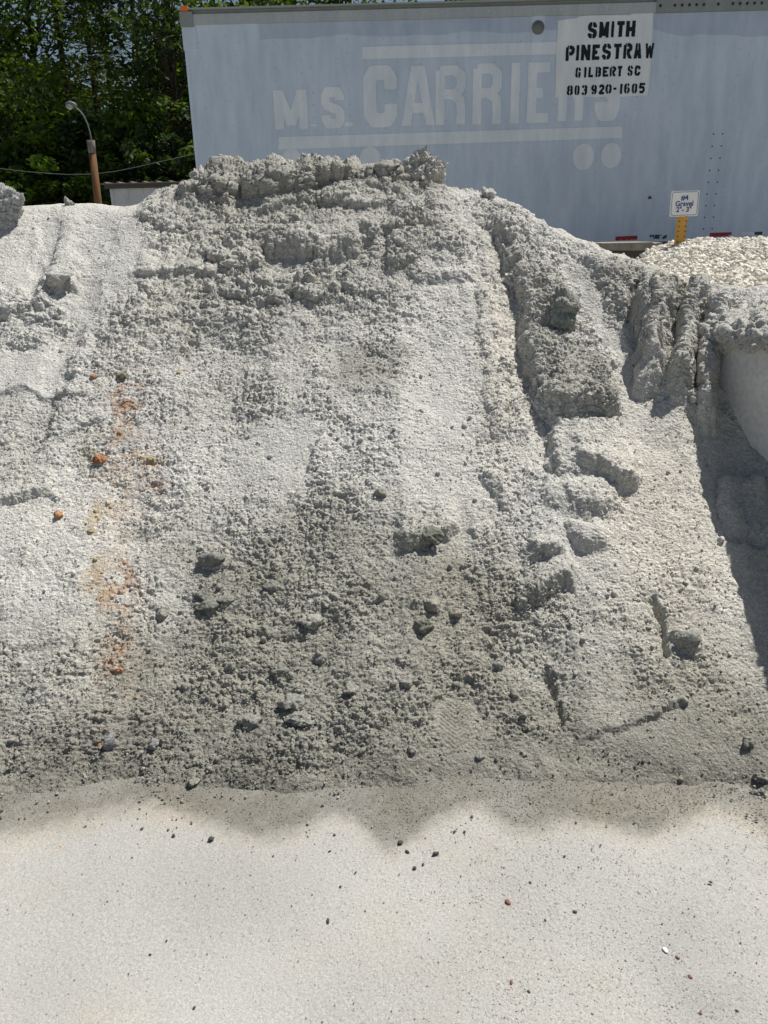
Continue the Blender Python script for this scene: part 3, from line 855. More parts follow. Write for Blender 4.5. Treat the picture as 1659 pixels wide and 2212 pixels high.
# ------------------------------------------------------------------ concrete divider wall on the right
M_CONC, nt, b = mat_new('concrete', 0.85, 0.25)
co = obj_coord(nt)
c1, f1 = noise_mix(nt, 3.0, (0.60, 0.585, 0.55), (0.70, 0.68, 0.63), 0.3, 0.7, 5, co)
c2, f2 = noise_mix(nt, 45, (0.84, 0.84, 0.84), (1.06, 1.06, 1.06), 0.3, 0.62, 6, co)
nt.links.new(mixc(nt, c1, c2, 1.0), b.inputs['Base Color'])
bump(nt, b, f2, 0.15, 0.01)
nseg = 60
top_z = 1.125
vv, ff = [], []
prof = [(0.0, -0.05), (0.0, 0.15), (0.0, 0.4), (0.0, 0.6), (0.0, 0.8), (0.0, 0.95), (0.012, top_z-0.03), (0.035, top_z-0.006), (0.07, top_z), (0.40, top_z), (0.43, top_z-0.03), (0.43, -0.05)]
for i in range(nseg+1):
    s = -0.06 + 2.2*i/nseg
    endr = 0.10*max(0, 1-(s+0.06)/0.10)**2      # rounded back end
    for (o_, z) in prof:
        w = 0.006*float(fbm(np.array([s*3.0]), np.array([z*3.0]), 400, 3)[0])
        p = W0 + WT*s + WN*(o_ + w + (endr if o_ < 0.2 else 0))
        vv.append((p[0], p[1], z))
m_ = len(prof)
for i in range(nseg):
    for j in range(m_-1):
        ff.append((i*m_+j, i*m_+j+1, (i+1)*m_+j+1, (i+1)*m_+j))
ff.append(tuple(range(m_-1, -1, -1))); ff.append(tuple(nseg*m_+j for j in range(m_)))
me = bpy.data.meshes.new('divider_wall'); me.from_pydata(vv, [], ff); me.polygons.foreach_set('use_smooth', [True]*len(ff)); me.update()
tag(link('divider_wall', me, M_CONC), 'smooth shaded concrete bay wall at the right edge, capped with sand', 'wall')

# sand lying on the wall top and hanging over its edge
ss = np.arange(-0.10, 2.0, 0.004)
vq = np.linspace(0, 1, 90)
dr = 0.045 + 0.05*np.abs(fbm(ss*5, ss*0, 410, 4)) + 0.02*fbm(ss*40, ss*0, 412, 2) + 0.10*sstep(0.10, -0.05, ss)
Ss, Vq = np.meshgrid(ss, vq)
Dr = np.broadcast_to(dr, Ss.shape)
kp = (0.0, 0.45, 0.60, 0.96, 1.0)
o_ = np.interp(Vq, kp, (0.42, 0.05, -0.014, -0.016, 0.006))
zc = top_z + np.where(Vq < 0.6, np.interp(Vq, kp[:3], (0.055, 0.035, 0.0)), -Dr*np.interp(Vq, (0.6, 0.96, 1.0), (0, 1, 1.15)))
cap3 = np.stack([W0[0] + WT[0]*Ss + WN[0]*o_, W0[1] + WT[1]*Ss + WN[1]*o_, zc], -1)
gu_, gv_ = np.gradient(cap3, axis=1), np.gradient(cap3, axis=0)
nn_ = np.cross(gv_, gu_); nn_ /= np.linalg.norm(nn_, axis=-1, keepdims=True) + 1e-12
nn_ *= np.sign((nn_*np.array((-0.5, -0.1, 1.0))).sum(-1, keepdims=True) + 1e-9)
am = sstep(1.0, 0.9, Vq)
cap3 = cap3 + nn_*(am*(0.022*(billow3(cap3, 0.06, 5)-0.3) + 0.014*(billow3(cap3, 0.028, 9)-0.3) + 0.009*(billow3(cap3, 0.013, 13)-0.3)))[..., None]
ci = np.arange(Ss.size, dtype=np.int32).reshape(Ss.shape)
cq = np.stack([ci[:-1, :-1], ci[1:, :-1], ci[1:, 1:], ci[:-1, 1:]], -1).reshape(-1, 4)
cc_ = np.array((0.50, 0.49, 0.455))*(1 + 0.12*fbm(Ss*6, Vq*6, 420, 3))[..., None]
link('sand_cap', np_mesh('sand_cap', cap3.reshape(-1, 3), cq, True, cc_.reshape(-1, 3)), M_SAND, pile)

# ------------------------------------------------------------------ white gravel heap behind
M_GRAV, nt, b = mat_new('white_stone', 0.8, 0.25)
at_ = nd(nt, 'ShaderNodeAttribute', attribute_name='Col')
c1, f1 = noise_mix(nt, 60, (0.85, 0.85, 0.84), (1.05, 1.05, 1.05), 0.3, 0.7, 3, obj_coord(nt))
nt.links.new(mixc(nt, at_.outputs['Color'], c1, 1.0), b.inputs['Base Color'])
gc = np.array([at(px, py, 8.6) for px, py in ((1380, 566), (1396, 551), (1430, 540), (1458, 531), (1519, 522), (1659, 515), (1900, 505))])
def gravel_z(x, y):
    t = np.clip((y-3.7)/4.9, 0, 1)
    xb = x + (1-t)*(1.55 + 0.0*x) * 0.9
    zb = np.interp(xb, gc[:, 0], gc[:, 2])
    zb = zb - np.maximum(0, gc[0, 0]-xb)*0.7
    z = (zb - 0.13*(1-t)) - 0.012*fbm(x*1.5, y*1.5, 501, 3)*0
    z = z + 0.03*fbm(x*1.3, y*1.3, 503, 3)
    return np.where(y > 8.6, z - (y-8.6)*0.6, z)
hx, hy = np.arange(0.9, 7.0, 0.06), np.arange(3.6, 10.6, 0.06)
HX, HY = np.meshgrid(hx, hy)
HZ = gravel_z(HX, HY) - 0.02
hi = np.arange(HX.size, dtype=np.int32).reshape(HX.shape)
hq = np.stack([hi[:-1, :-1], hi[:-1, 1:], hi[1:, 1:], hi[1:, :-1]], -1).reshape(-1, 4)
r = np.random.default_rng(55)
n = 17000
gx_ = r.uniform(1.2, 5.4, n*2); gy_ = 3.7 + 5.3*r.random(n*2)
pz = gravel_z(gx_, gy_)
qx, qy = proj(gx_, gy_, pz)
ok = (qx > 1300) & (qx < 1850)
gx_, gy_, pz = gx_[ok][:n], gy_[ok][:n], pz[ok][:n]
n = len(gx_)
sz = 0.014 + 0.020*r.random(n)**1.6
v, f, k = scatter(np.stack([gx_, gy_, pz + r.uniform(-0.03, 0.028, n)], -1).astype(np.float32), sz.astype(np.float32), r, 1, 0.2, (0.6, 1.15), 40)
cg = np.array((0.76, 0.715, 0.62))*r.uniform(0.70, 1.12, (n, 1))
gm = np_mesh('gravel_heap', np.concatenate([v, np.stack([HX, HY, HZ], -1).reshape(-1, 3)]), [f, hq + len(v)], False, np.concatenate([np.repeat(cg, k, 0), np.full((HX.size, 3), 0.25)]))  # bed under the stones coloured dark, painting shade into the gaps
tag(link('gravel_heap', gm, M_GRAV), 'heap of white washed gravel behind the sand at the right', 'gravel', kind='stuff')
del v, f

# ------------------------------------------------------------------ letter shapes: signed distance of strokes, cut into flat polygons
GL = {
 'S': [[(1,.74),(1,.86),(.82,1),(.18,1),(0,.86),(0,.66),(.16,.56),(.84,.44),(1,.34),(1,.14),(.82,0),(.18,0),(0,.14),(0,.26)]],
 'C': [[(1,.66),(1,.86),(.8,1),(.2,1),(0,.86),(0,.14),(.2,0),(.8,0),(1,.14),(1,.34)]],
 'G': [[(1,.70),(1,.86),(.8,1),(.2,1),(0,.86),(0,.14),(.2,0),(.8,0),(1,.14),(1,.42),(.62,.42)]],
 'A': [[(-.05,-.25),(.40,1.1)],[(.60,1.1),(1.05,-.25)],[(.2,.26),(.8,.26)],[(.42,1.),(.58,1.)]],
 'R': [[(0,-.3),(0,1.0)],[(0,1),(.7,1),(1,.88),(1,.66),(.75,.52),(0,.52)],[(.6,.52),(.95,.40),(1,.25),(1,-.3)]],
 'Q': [[(0,-.3),(0,1.0)],[(0,1),(.7,1),(1,.88),(1,.66),(.75,.52),(0,.52)],[(.35,.52),(1.05,-.2)]],
 'I': [[(.5,-.3),(.5,1.3)]],
 'E': [[(0,-.3),(0,1.3)],[(0,1),(1.4,1)],[(0,.5),(.85,.5)],[(0,0),(1.4,0)]],
 'M': [[(0,-.3),(0,1.3)],[(1,-.3),(1,1.3)],[(.04,1.1),(.5,.0)],[(.96,1.1),(.5,.0)]],
 'T': [[(.5,-.3),(.5,1.)],[(-.3,1),(1.3,1)]],
 'H': [[(0,-.3),(0,1.3)],[(1,-.3),(1,1.3)],[(0,.47),(1,.47)]],
 'P': [[(0,-.3),(0,1.0)],[(0,1),(.7,1),(1,.86),(1,.62),(.75,.46),(0,.46)]],
 'N': [[(0,-.3),(0,1.3)],[(1,-.3),(1,1.3)],[(.04,1.1),(.96,-.1)]],
 'L': [[(0,-.3),(0,1.3)],[(0,0),(1.4,0)]],
 'B': [[(0,-.3),(0,1.3)],[(0,1),(.7,1),(.95,.88),(.95,.66),(.7,.53),(0,.53)],[(.7,.53),(1,.40),(1,.14),(.75,0),(0,0)]],
 'W': [[(0,1.3),(.22,-.05)],[(.22,-.05),(.5,.9)],[(.5,.9),(.78,-.05)],[(.78,-.05),(1,1.3)]],
 '0': [[(0,.18),(0,.82),(.25,1),(.75,1),(1,.82),(1,.18),(.75,0),(.25,0),(0,.18)]],
 '8': [[(.25,.53),(.05,.66),(.05,.86),(.25,1),(.75,1),(.95,.86),(.95,.66),(.75,.53),(.25,.53),(0,.38),(0,.14),(.25,0),(.75,0),(1,.14),(1,.38),(.75,.53)]],
 '3': [[(0,.8),(.1,.95),(.3,1),(.75,1),(1,.86),(1,.66),(.75,.53),(.4,.53)],[(.75,.53),(1,.40),(1,.14),(.75,0),(.3,0),(.1,.06),(0,.2)]],
 '9': [[(1,.5),(.3,.42),(0,.56),(0,.84),(.25,1),(.75,1),(1,.84),(1,.16),(.75,0),(.25,0),(0,.16)]],
 '2': [[(0,.74),(0,.86),(.25,1),(.75,1),(1,.86),(1,.62),(0,.08),(0,0),(1.4,0)]],
 '1': [[(.6,-.3),(.6,1.3)],[(.6,1.0),(.1,.82)]],
 '6': [[(1,.84),(.75,1),(.25,1),(0,.84),(0,.16),(.25,0),(.75,0),(1,.16),(1,.42),(.75,.55),(0,.5)]],
 '5': [[(1.4,1),(0.05,1),(.0,.55),(.7,.62),(1,.5),(1,.14),(.75,0),(.2,0),(0,.12)]],
 '-': [[(-9,.5),(10,.5)]], '.': [[(.5,-.5),(.5,1.5)]],
}
GAPS = {'S': [[(.5,.75),(.5,1.3)],[(.5,-.3),(.5,.25)]], 'P': [[(.28,.3),(.28,1.4)]], 'Q': [[(.28,-.4),(.28,1.4)]],
        'A': [[(.5,.55),(.5,1.4)]], 'B': [[(.3,-.4),(.3,1.4)]], '0': [[(.5,-.3),(.5,1.3)]], '8': [[(.5,-.3),(.5,1.3)]], '9': [[(.5,.75),(.5,1.3)],[(.5,-.3),(.5,.25)]],
        '6': [[(.5,.8),(.5,1.3)],[(.5,-.3),(.5,.7)]], 'G': [[(.5,.75),(.5,1.3)],[(.5,-.3),(.5,.25)]], '3': [[(.5,.8),(.5,1.3)],[(.5,-.3),(.5,.2)]]}

def sd_poly(x, z, pts):
    d = line_d(x, z, pts)
    for (ax, ay), (bx, by) in ((pts[0], pts[1]), (pts[-1], pts[-2])):      # square ends
        L_ = math.hypot(bx-ax, by-ay)
        t = ((x-ax)*(bx-ax) + (z-ay)*(by-ay))/L_
        d = np.where((t < 0) & (np.hypot(x-ax, z-ay) <= d + 1e-9), d + 10*np.maximum(-t, 0), d)
    return d

def cells_to_mesh(F, gx, gz, y):
    """Marching squares: polygons where F > 0 on grid gx x gz, laid in the plane y."""
    vs, fs = [], []
    nz, nx_ = F.shape
    pos = F > 0
    anyp = pos[:-1, :-1] | pos[1:, :-1] | pos[:-1, 1:] | pos[1:, 1:]
    allp = pos[:-1, :-1] & pos[1:, :-1] & pos[:-1, 1:] & pos[1:, 1:]
    for j in range(nz-1):
        i = 0
        row = allp[j]
        while i < nx_-1:
            if row[i]:
                k = i
                while k < nx_-1 and row[k]: k += 1
                n0 = len(vs)
                vs += [(gx[i], y, gz[j]), (gx[k], y, gz[j]), (gx[k], y, gz[j+1]), (gx[i], y, gz[j+1])]
                fs.append((n0, n0+1, n0+2, n0+3))
                i = k
                continue
            if anyp[j, i]:
                c = [(gx[i], gz[j], F[j, i]), (gx[i+1], gz[j], F[j, i+1]), (gx[i+1], gz[j+1], F[j+1, i+1]), (gx[i], gz[j+1], F[j+1, i])]
                out = []
                for a, b_ in zip(c, c[1:]+c[:1]):
                    if a[2] > 0: out.append((a[0], a[1]))
                    if (a[2] > 0) != (b_[2] > 0):
                        t = a[2]/(a[2]-b_[2])
                        out.append((a[0]+t*(b_[0]-a[0]), a[1]+t*(b_[1]-a[1])))
                if len(out) >= 3:
                    n0 = len(vs)
                    vs += [(p[0], y, p[1]) for p in out]
                    fs.append(tuple(range(n0, n0+len(out))))
            i += 1
    return vs, fs

TY = 11.3                                   # trailer side plane
def tr(px, py):
    q = at(px, py, TY)
    return q[0], q[2]

def letters_mesh(name, items, sw, res, y, gap=0.0, wob=0.0, clip=True):
    """items: (char, x0, z0, x1, z1); sw: stroke width in metres -> MB"""
    mb = MB()
    for ch, x0, z0, x1, z1 in items:
        w, h = x1-x0, z1-z0
        gx = np.arange(-res*2, w+res*3, res); gz = np.arange(-res*2, h+res*3, res)
        A, B = np.meshgrid(gx, gz)
        s = min(sw(ch) if callable(sw) else sw, w*0.98)
        mp = lambda p: (s/2 + p[0]*(w-s), s/2 + p[1]*(h-s))
        F = np.full(A.shape, -1e9)
        Aw, Bw = A, B
        if wob:
            Aw = A + wob*fbm(A*60+x0*9, B*60, 700, 2); Bw = B + wob*fbm(A*60, B*60+x0*9, 701, 2)
        for pl in GL[ch]:
            F = np.maximum(F, s/2 - sd_poly(Aw, Bw, [mp(p) for p in pl]))
        if clip:
            F = np.minimum(F, np.minimum(np.minimum(Aw, w-Aw), np.minimum(Bw, h-Bw)))
        if gap and ch in GAPS:
            for pl in GAPS[ch]:
                F = np.minimum(F, sd_poly(A, B, [mp(p) for p in pl]) - gap/2)
        vs, fs = cells_to_mesh(F, gx+x0, gz+z0, y)
        mb.add(vs, fs)
    return mb

# ------------------------------------------------------------------ box trailer
def paint(name, c1, c2, rough_=0.5, streak=True):
    m, nt, b = mat_new(name, rough_, 0.35)
    tc = nd(nt, 'ShaderNodeTexCoord').outputs['Object']
    mp = nd(nt, 'ShaderNodeMapping')
    mp.inputs['Scale'].default_value = (1.0, 1.0, 0.22)
    nt.links.new(tc, mp.inputs['Vector'])
    a, fa = noise_mix(nt, 2.2, c1, c2, 0.3, 0.7, 5, mp.outputs['Vector'])
    s, fs_ = noise_mix(nt, 9.0, (0.86, 0.875, 0.90), (1.06, 1.05, 1.03), 0.3, 0.7, 4, mp.outputs['Vector'])
    d, fd = noise_mix(nt, 40.0, (0.97, 0.97, 0.97), (1.02, 1.02, 1.02), 0.3, 0.7, 4, tc)
    nt.links.new(mixc(nt, mixc(nt, a, s, 1.0), d, 1.0), b.inputs['Base Color'])
    return m
M_PANEL = paint('faded_paint', (0.496, 0.579, 0.669), (0.568, 0.645, 0.734))
M_GHOST = paint('ghost_paint', (0.673, 0.723, 0.749), (0.726, 0.775, 0.802))
M_PATCH = paint('patch_paint', (0.672, 0.711, 0.721), (0.738, 0.771, 0.775))
M_UP = paint('upper_paint', (0.405, 0.475, 0.571), (0.448, 0.518, 0.615))
M_RAIL = paint('rail_metal', (0.354, 0.379, 0.386), (0.442, 0.462, 0.463), 0.45)
M_RAILD = paint('rail_dark', (0.222, 0.245, 0.238), (0.267, 0.288, 0.274), 0.5)
M_RIVET, _, _ = mat_new('rivet_metal', 0.4, 0.5, (0.46, 0.52, 0.58))
M_DRIV, _, _ = mat_new('dark_rivet', 0.6, 0.3, (0.03, 0.03, 0.035))
M_SEAM, _, _ = mat_new('seam_paint', 0.6, 0.3, (0.62, 0.63, 0.65))
M_BLACK, _, _ = mat_new('stencil_black', 0.7, 0.2, (0.012, 0.018, 0.022))
M_RUBBER, _, _ = mat_new('rubber', 0.8, 0.2, (0.02, 0.02, 0.02))
M_CHASSIS, _, _ = mat_new('chassis_metal', 0.6, 0.3, (0.06, 0.06, 0.065))

TL, TRR = tr(410, 200)[0], 12.0
ztop_rail = tr(830, 44)[1]                  # lower edge of the top rail
zroof = tr(830, 8)[1]
zbot = tr(1500, 520)[1]
trailer = empty('box_trailer', ((TL+TRR)/2, TY+1.3, 0), 'long pale blue white box trailer with faded ghost lettering and a black stencilled name', 'trailer')
TO = trailer.location
def tpart(mb, name, mat, parent=trailer):
    return mb.build(name, mat, parent, origin=TO)

mb = MB()
mb.box(TL, TRR, TY, TY+2.55, zbot, ztop_rail)
# rivet columns on posts, dotted seams between sheets
seams = []
x0 = tr(583, 300)[0]; pitch = (tr(813, 300)[0]-tr(583, 300)[0])/3.0
zr0, zr1 = zbot+0.10, ztop_rail-0.07
k = -2
ri = np.random.default_rng(3)
while x0 + k*pitch < 7.0:
    xx = x0 + k*pitch
    seam = (k % 3 == 0)
    for dx in (0.0, 0.125):
        if xx+dx < TL+0.06: continue
        sp = 0.05 if (seam and dx == 0) else 0.146
        z = zr0 + (0.07 if dx else 0)
        while z < zr1:
            if ri.random() > 0.06:
                mb.dome((xx+dx, TY, z), 0.0075 if sp < 0.1 else 0.0105, 6, 2 if sp < 0.1 else 1)
            z += sp
    k += 1
xx = tr(1524, 450)[0]
for dx, zt in ((0, tr(1524, 275)[1]), (0.12, tr(1524, 275)[1])):
    z = zbot+0.15
    while z < zt:
        mb.dome((xx+dx, TY, z), 0.011, 6, 3); z += 0.146
z = zbot+0.035
xx = TL+0.05
while xx < 7:
    mb.dome((xx, TY, z), 0.009, 6, 1); xx += 0.075
panel = tpart(mb, 'side_panel', [M_PANEL, M_RIVET, M_SEAM, M_DRIV])

# darker unpainted band with a scalloped lower edge under the top rail
mb = MB()
xsb = np.arange(tr(560, 60)[0], 6.6, 0.05)
lo_ = ztop_rail - 0.13 - 0.045*np.abs(np.sin(xsb*2.1+0.7))**0.7 - 0.02*fbm(xsb*4, xsb*0, 800, 3) - 0.10*sstep(3.4, 4.0, xsb)
for i in range(len(xsb)-1):
    mb.add([(xsb[i], TY-0.002, lo_[i]), (xsb[i+1], TY-0.002, lo_[i+1]), (xsb[i+1], TY-0.002, ztop_rail-0.002), (xsb[i], TY-0.002, ztop_rail-0.002)], [(0, 1, 2, 3)])
tpart(mb, 'paint_band', M_UP)

# top rail, roof edge, corner
mb = MB()
xs1 = tr(1416, 20)[0]
zmid = tr(830, 27)[1]
mb.prism([(TL-0.005, ztop_rail), (xs1, ztop_rail), (xs1, zmid+0.03), (TL-0.005, zmid+0.03)], TY-0.022, TY+0.1)
mb.box(TL-0.005, TRR, TY+0.012, TY+0.2, zmid+0.03, zroof-0.02, 1)
mb.box(xs1, TRR, TY-0.026, TY+0.1, ztop_rail+0.001, zroof-0.021, 1)
xx, c = TL+0.12, 0
while xx < xs1-0.05:
    mb.dome((xx, TY-0.022, ztop_rail+0.055), 0.008, 6, 2)
    if c % 7 in (0, 3):
        mb.dome((xx, TY-0.022, zmid-0.005), 0.011, 6, 2)
    xx += 0.082; c += 1
xx, c = xs1+0.05, 0
while xx < 6.6:
    if c % 8 not in (1, 7) or c < 1:
        mb.dome((xx, TY-0.026, ztop_rail+0.075), 0.019, 8, 3)
    if c % 8 in (0, 2, 5):
        mb.dome((xx, TY-0.026, ztop_rail+0.175), 0.021, 8, 3)
    xx += 0.09; c += 1
tpart(mb, 'top_rail', [M_RAIL, M_RAILD, M_RIVET, M_DRIV])
mb = MB()
mb.box(TL-0.02, TRR, TY-0.05, TY+2.6, zroof-0.018, zroof)
M_ROOF, _, _ = mat_new('roof_metal', 0.5, 0.4, (0.30, 0.33, 0.29))
tpart(mb, 'roof', M_ROOF)
mb = MB()
mb.box(TL-0.03, TL+0.13, TY-0.034, TY+0.3, ztop_rail-0.02, zmid+0.06)
mb.box(TL-0.022, TL+0.15, TY-0.012, TY+0.2, ztop_rail-0.27, ztop_rail-0.021, 1)
mb.box(TL-0.012, TL+0.03, TY-0.006, TY+0.2, zbot, ztop_rail-0.272, 1)
tpart(mb, 'corner_cap', [M_RAILD, M_PANEL])
M_AMBER, _, _ = mat_new('amber_lens', 0.3, 0.5, (0.75, 0.16, 0.02))
mb = MB()
mb.box(TL+0.0, TL+0.085, TY-0.055, TY+0.011, zmid+0.064, zmid+0.115)
tpart(mb, 'marker_light', M_AMBER)
# bottom rail and running gear
mb = MB()
mb.box(TL, TRR, TY+0.004, TY+2.55, zbot-0.06, zbot-0.001)
mb.box(TL+0.6, TRR, TY+0.55, TY+0.75, zbot-0.30, zbot-0.061); mb.box(TL+0.6, TRR, TY+1.8, TY+2.0, zbot-0.30, zbot-0.061)
tpart(mb, 'bottom_rail', M_CHASSIS)
for yy in (TY+0.45, TY+2.0):
    mb = MB()
    mb.box(TL+2.5, TL+2.64, yy, yy+0.14, 0.04, zbot-0.301); mb.box(TL+2.42, TL+2.72, yy-0.08, yy+0.22, 0.0, 0.04)
    tpart(mb, 'landing_leg', M_CHASSIS)
for wx in (TRR-2.4, TRR-1.1):
    for yy in (TY+0.08, TY+1.95):
        mb = MB()
        mb.tube([(wx, yy, 0.5), (wx, yy+0.02, 0.5), (wx, yy+0.48, 0.5), (wx, yy+0.5, 0.5)], [0.44, 0.5, 0.5, 0.44], 32)
        wheel = tpart(mb, 'wheel', M_RUBBER)

# ghost lettering left where old decals were
items = []
for ch, a, b_, t0, t1 in (('M', 595, 662, 193, 280), ('.', 671, 685, 263, 278), ('S', 696, 742, 187, 278), ('.', 745, 763, 260, 276), ('C', 787, 857, 140, 276), ('A', 868, 939, 141, 272), ('R', 941, 1006, 140, 270),
                          ('R', 1020, 1085, 136, 269), ('I', 1100, 1126, 135, 267), ('E', 1137, 1189, 134, 266), ('R', 1204, 1266, 131, 262), ('S', 1282, 1346, 128, 262)):
    xa, za = tr((a+b_)/2 - (b_-a)/2, t1); xb, zb = tr((a+b_)/2 + (b_-a)/2, t0)
    items.append((ch, xa, za, xb, zb))
mbs = MB()
for it in items:
    big = it[4]-it[2] > 0.7
    m2 = letters_mesh('x', [it], 0.165 if big else (0.115 if it[4]-it[2] > 0.4 else 0.2), 0.008, TY-0.0045)
    mbs.add(m2.v, m2.f)
def bar(mbx, a, b_, l0, l1, r0, r1, y):
    mbx.add([(tr(a, l1)[0], y, tr(a, l1)[1]), (tr(b_, r1)[0], y, tr(b_, r1)[1]), (tr(b_, r0)[0], y, tr(b_, r0)[1]), (tr(a, l0)[0], y, tr(a, l0)[1])], [(0, 1, 2, 3)])
bar(mbs, 782, 1212, 101, 128, 90, 117, TY-0.0045)
bar(mbs, 602, 1344, 296, 323, 273, 298, TY-0.0045)
for cx, cy, rr in ((631, 350, 22), (800, 345, 22), (1260, 339, 22), (1320, 336, 21)):
    X0, Z0 = tr(cx, cy); R0 = rr/FPX*TY
    mbs.add([(X0+R0*math.cos(w)*0.97, TY-0.0045, Z0+R0*math.sin(w)*1.08) for w in np.linspace(0, 2*math.pi, 40, endpoint=False)], [tuple(range(40))])
tpart(mbs, 'ghost_lettering', M_GHOST)

# rolled-on white patch with the stencilled name
pp = [(1199, 211), (1201, 131), (1205, 45), (1222, 42), (1245, 39), (1250, 36), (1268, 34), (1330, 33), (1361, 33), (1363, 30), (1411, 28), (1410, 60), (1409, 85), (1407, 110), (1406, 144), (1403, 170), (1402, 188), (1398, 206), (1360, 208), (1330, 211), (1310, 209), (1290, 211), (1262, 209), (1232, 208)]
mb = MB()
mb.add([(tr(*p)[0], TY-0.007, tr(*p)[1]) for p in reversed(pp)], [tuple(range(len(pp)))])
tpart(mb, 'name_patch', M_PATCH)
def z5(zx, zy): return (1750 + zx/4.1475)*0.6777, zy/4.1475*0.6777
def line(spec, sl, sw):
    its = []
    for ch, a, b_, t0, t1 in spec:
        m = (a+b_)/2
        p0 = z5(a, t1 + sl*0); p1 = z5(b_, t0)
        xa, za = tr(*p0); xb, zb = tr(*p1)
        its.append((ch, xa, za, xb, zb))
    return letters_mesh('x', its, lambda c: sw*0.66 if c == 'W' else (sw*0.86 if c == 'M' else sw), 0.0035, TY-0.0105, 0.0075, 0.003)
L1 = [('S', 505, 637, 295, 512), ('M', 655, 797, 288, 502), ('I', 813, 865, 284, 498), ('T', 883, 1005, 279, 494), ('H', 1008, 1147, 275, 490)]
L2 = [('P', 213, 342, 602, 812), ('I', 352, 402, 598, 803), ('N', 416, 550, 592, 802), ('E', 562, 673, 590, 797), ('S', 694, 824, 578, 792), ('T', 843, 962, 578, 785), ('Q', 974, 1105, 570, 780), ('A', 1113, 1230, 566, 778), ('W', 1258, 1393, 572, 780)]
L3 = [('G', 343, 422, 893, 1031), ('I', 458, 497, 890, 1027), ('L', 515, 587, 888, 1027), ('B', 610, 692, 885, 1022), ('E', 703, 787, 882, 1018), ('Q', 797, 887, 876, 1015), ('T', 896, 972, 874, 1012), ('S', 1031, 1110, 868, 1008), ('C', 1123, 1210, 866, 1005)]
L4 = [('8', 230, 318, 1130, 1264), ('0', 330, 406, 1128, 1260), ('3', 424, 507, 1125, 1262), ('9', 553, 633, 1122, 1252), ('2', 653, 732, 1116, 1252), ('0', 740, 828, 1113, 1243), ('-', 848, 888, 1160, 1190), ('1', 928, 974, 1110, 1243), ('6', 985, 1071, 1103, 1240), ('0', 1085, 1168, 1102, 1238), ('5', 1180, 1269, 1095, 1236)]
mbs = MB()
for L, sw in ((L1, 0.045), (L2, 0.041), (L3, 0.029), (L4, 0.028)):
    m2 = line(L, 0, sw); mbs.add(m2.v, m2.f)
tpart(mbs, 'stencil_lettering', M_BLACK)

# round vent in its square plate
mb = MB()
X0, Z0 = tr(1162, 60)
mb.box(X0-0.085, X0+0.085, TY-0.006, TY-0.001, Z0-0.165, Z0+0.15, 0)
mb.tube([(X0, TY-0.006, Z0), (X0, TY-0.016, Z0)], 0.078, 28, 1)
M_VENT, _, _ = mat_new('vent_mesh', 0.7, 0.3, (0.16, 0.17, 0.165))
for dx in (-0.068, 0.068):
    for dz in (-0.14, -0.06, 0.05, 0.125):
        mb.dome((X0+dx, TY-0.006, Z0+dz), 0.008, 6, 2)
tpart(mb, 'vent', [M_PANEL, M_VENT, M_RIVET])
# reflective tapes along the lower edge
M_RED2, _, _ = mat_new('red_reflector', 0.5, 0.4, (0.30, 0.02, 0.03))
M_WORN = paint('worn_tape', (0.16, 0.17, 0.17), (0.50, 0.53, 0.55), 0.6)
M_TGREEN, _, _ = mat_new('dark_tape', 0.6, 0.3, (0.045, 0.06, 0.05))
def z3(zx, zy): return (1900 + zx/3.0274)*0.6777, (560 + zy/3.0274)*0.6777
def quad_part(name, m, pts, y):
    mb = MB()
    mb.add([(tr(*z3(*p))[0], y, tr(*z3(*p))[1]) for p in reversed(pts)], [tuple(range(len(pts)))])
    return tpart(mb, name, m)
quad_part('reflector_tape', M_RED2, [(186, 588), (300, 582), (398, 578), (397, 618), (290, 623), (186, 627)], TY-0.003)
quad_part('reflector_tape', M_RED2, [(1097, 552), (1306, 545), (1306, 573), (1280, 572), (1275, 584), (1097, 592)], TY-0.003)
quad_part('reflector_tape', M_TGREEN, [(1527, 543), (1604, 540), (1603, 570), (1530, 572)], TY-0.003)
quad_part('reflector_tape', M_PATCH, [(1404, 546), (1525, 543), (1528, 572), (1412, 577)], TY-0.003)
mb = MB()
rr_ = np.random.default_rng(8)
for i in range(26):
    a = rr_.uniform(498, 680); b_ = rr_.uniform(576, 606)
    X0, Z0 = tr(*z3(a, b_)); R0 = rr_.uniform(0.008, 0.02)
    mb.add([(X0+R0*rr_.uniform(0.6, 1.6)*math.cos(w), TY-0.002-0.00008*i, Z0+R0*rr_.uniform(0.5, 1.1)*math.sin(w)) for w in np.linspace(0, 2*math.pi, 9, endpoint=False)], [tuple(range(9))])
o = tpart(mb, 'worn_mark', M_TGREEN)
mb = MB()
X0, Z0 = tr(*z3(517, 212))
mb.add([(X0+q_*0.03*math.cos(w), TY-0.0021, Z0+q_*0.028*math.sin(w)) for w, q_ in zip(np.linspace(0, 2*math.pi, 14, endpoint=False), (1, .6, 1.1, .5, 1, .8, .5, 1.2, .7, 1, .5, .9, .6, 1.1))], [tuple(range(14))])
tpart(mb, 'scuff_mark', M_TGREEN)

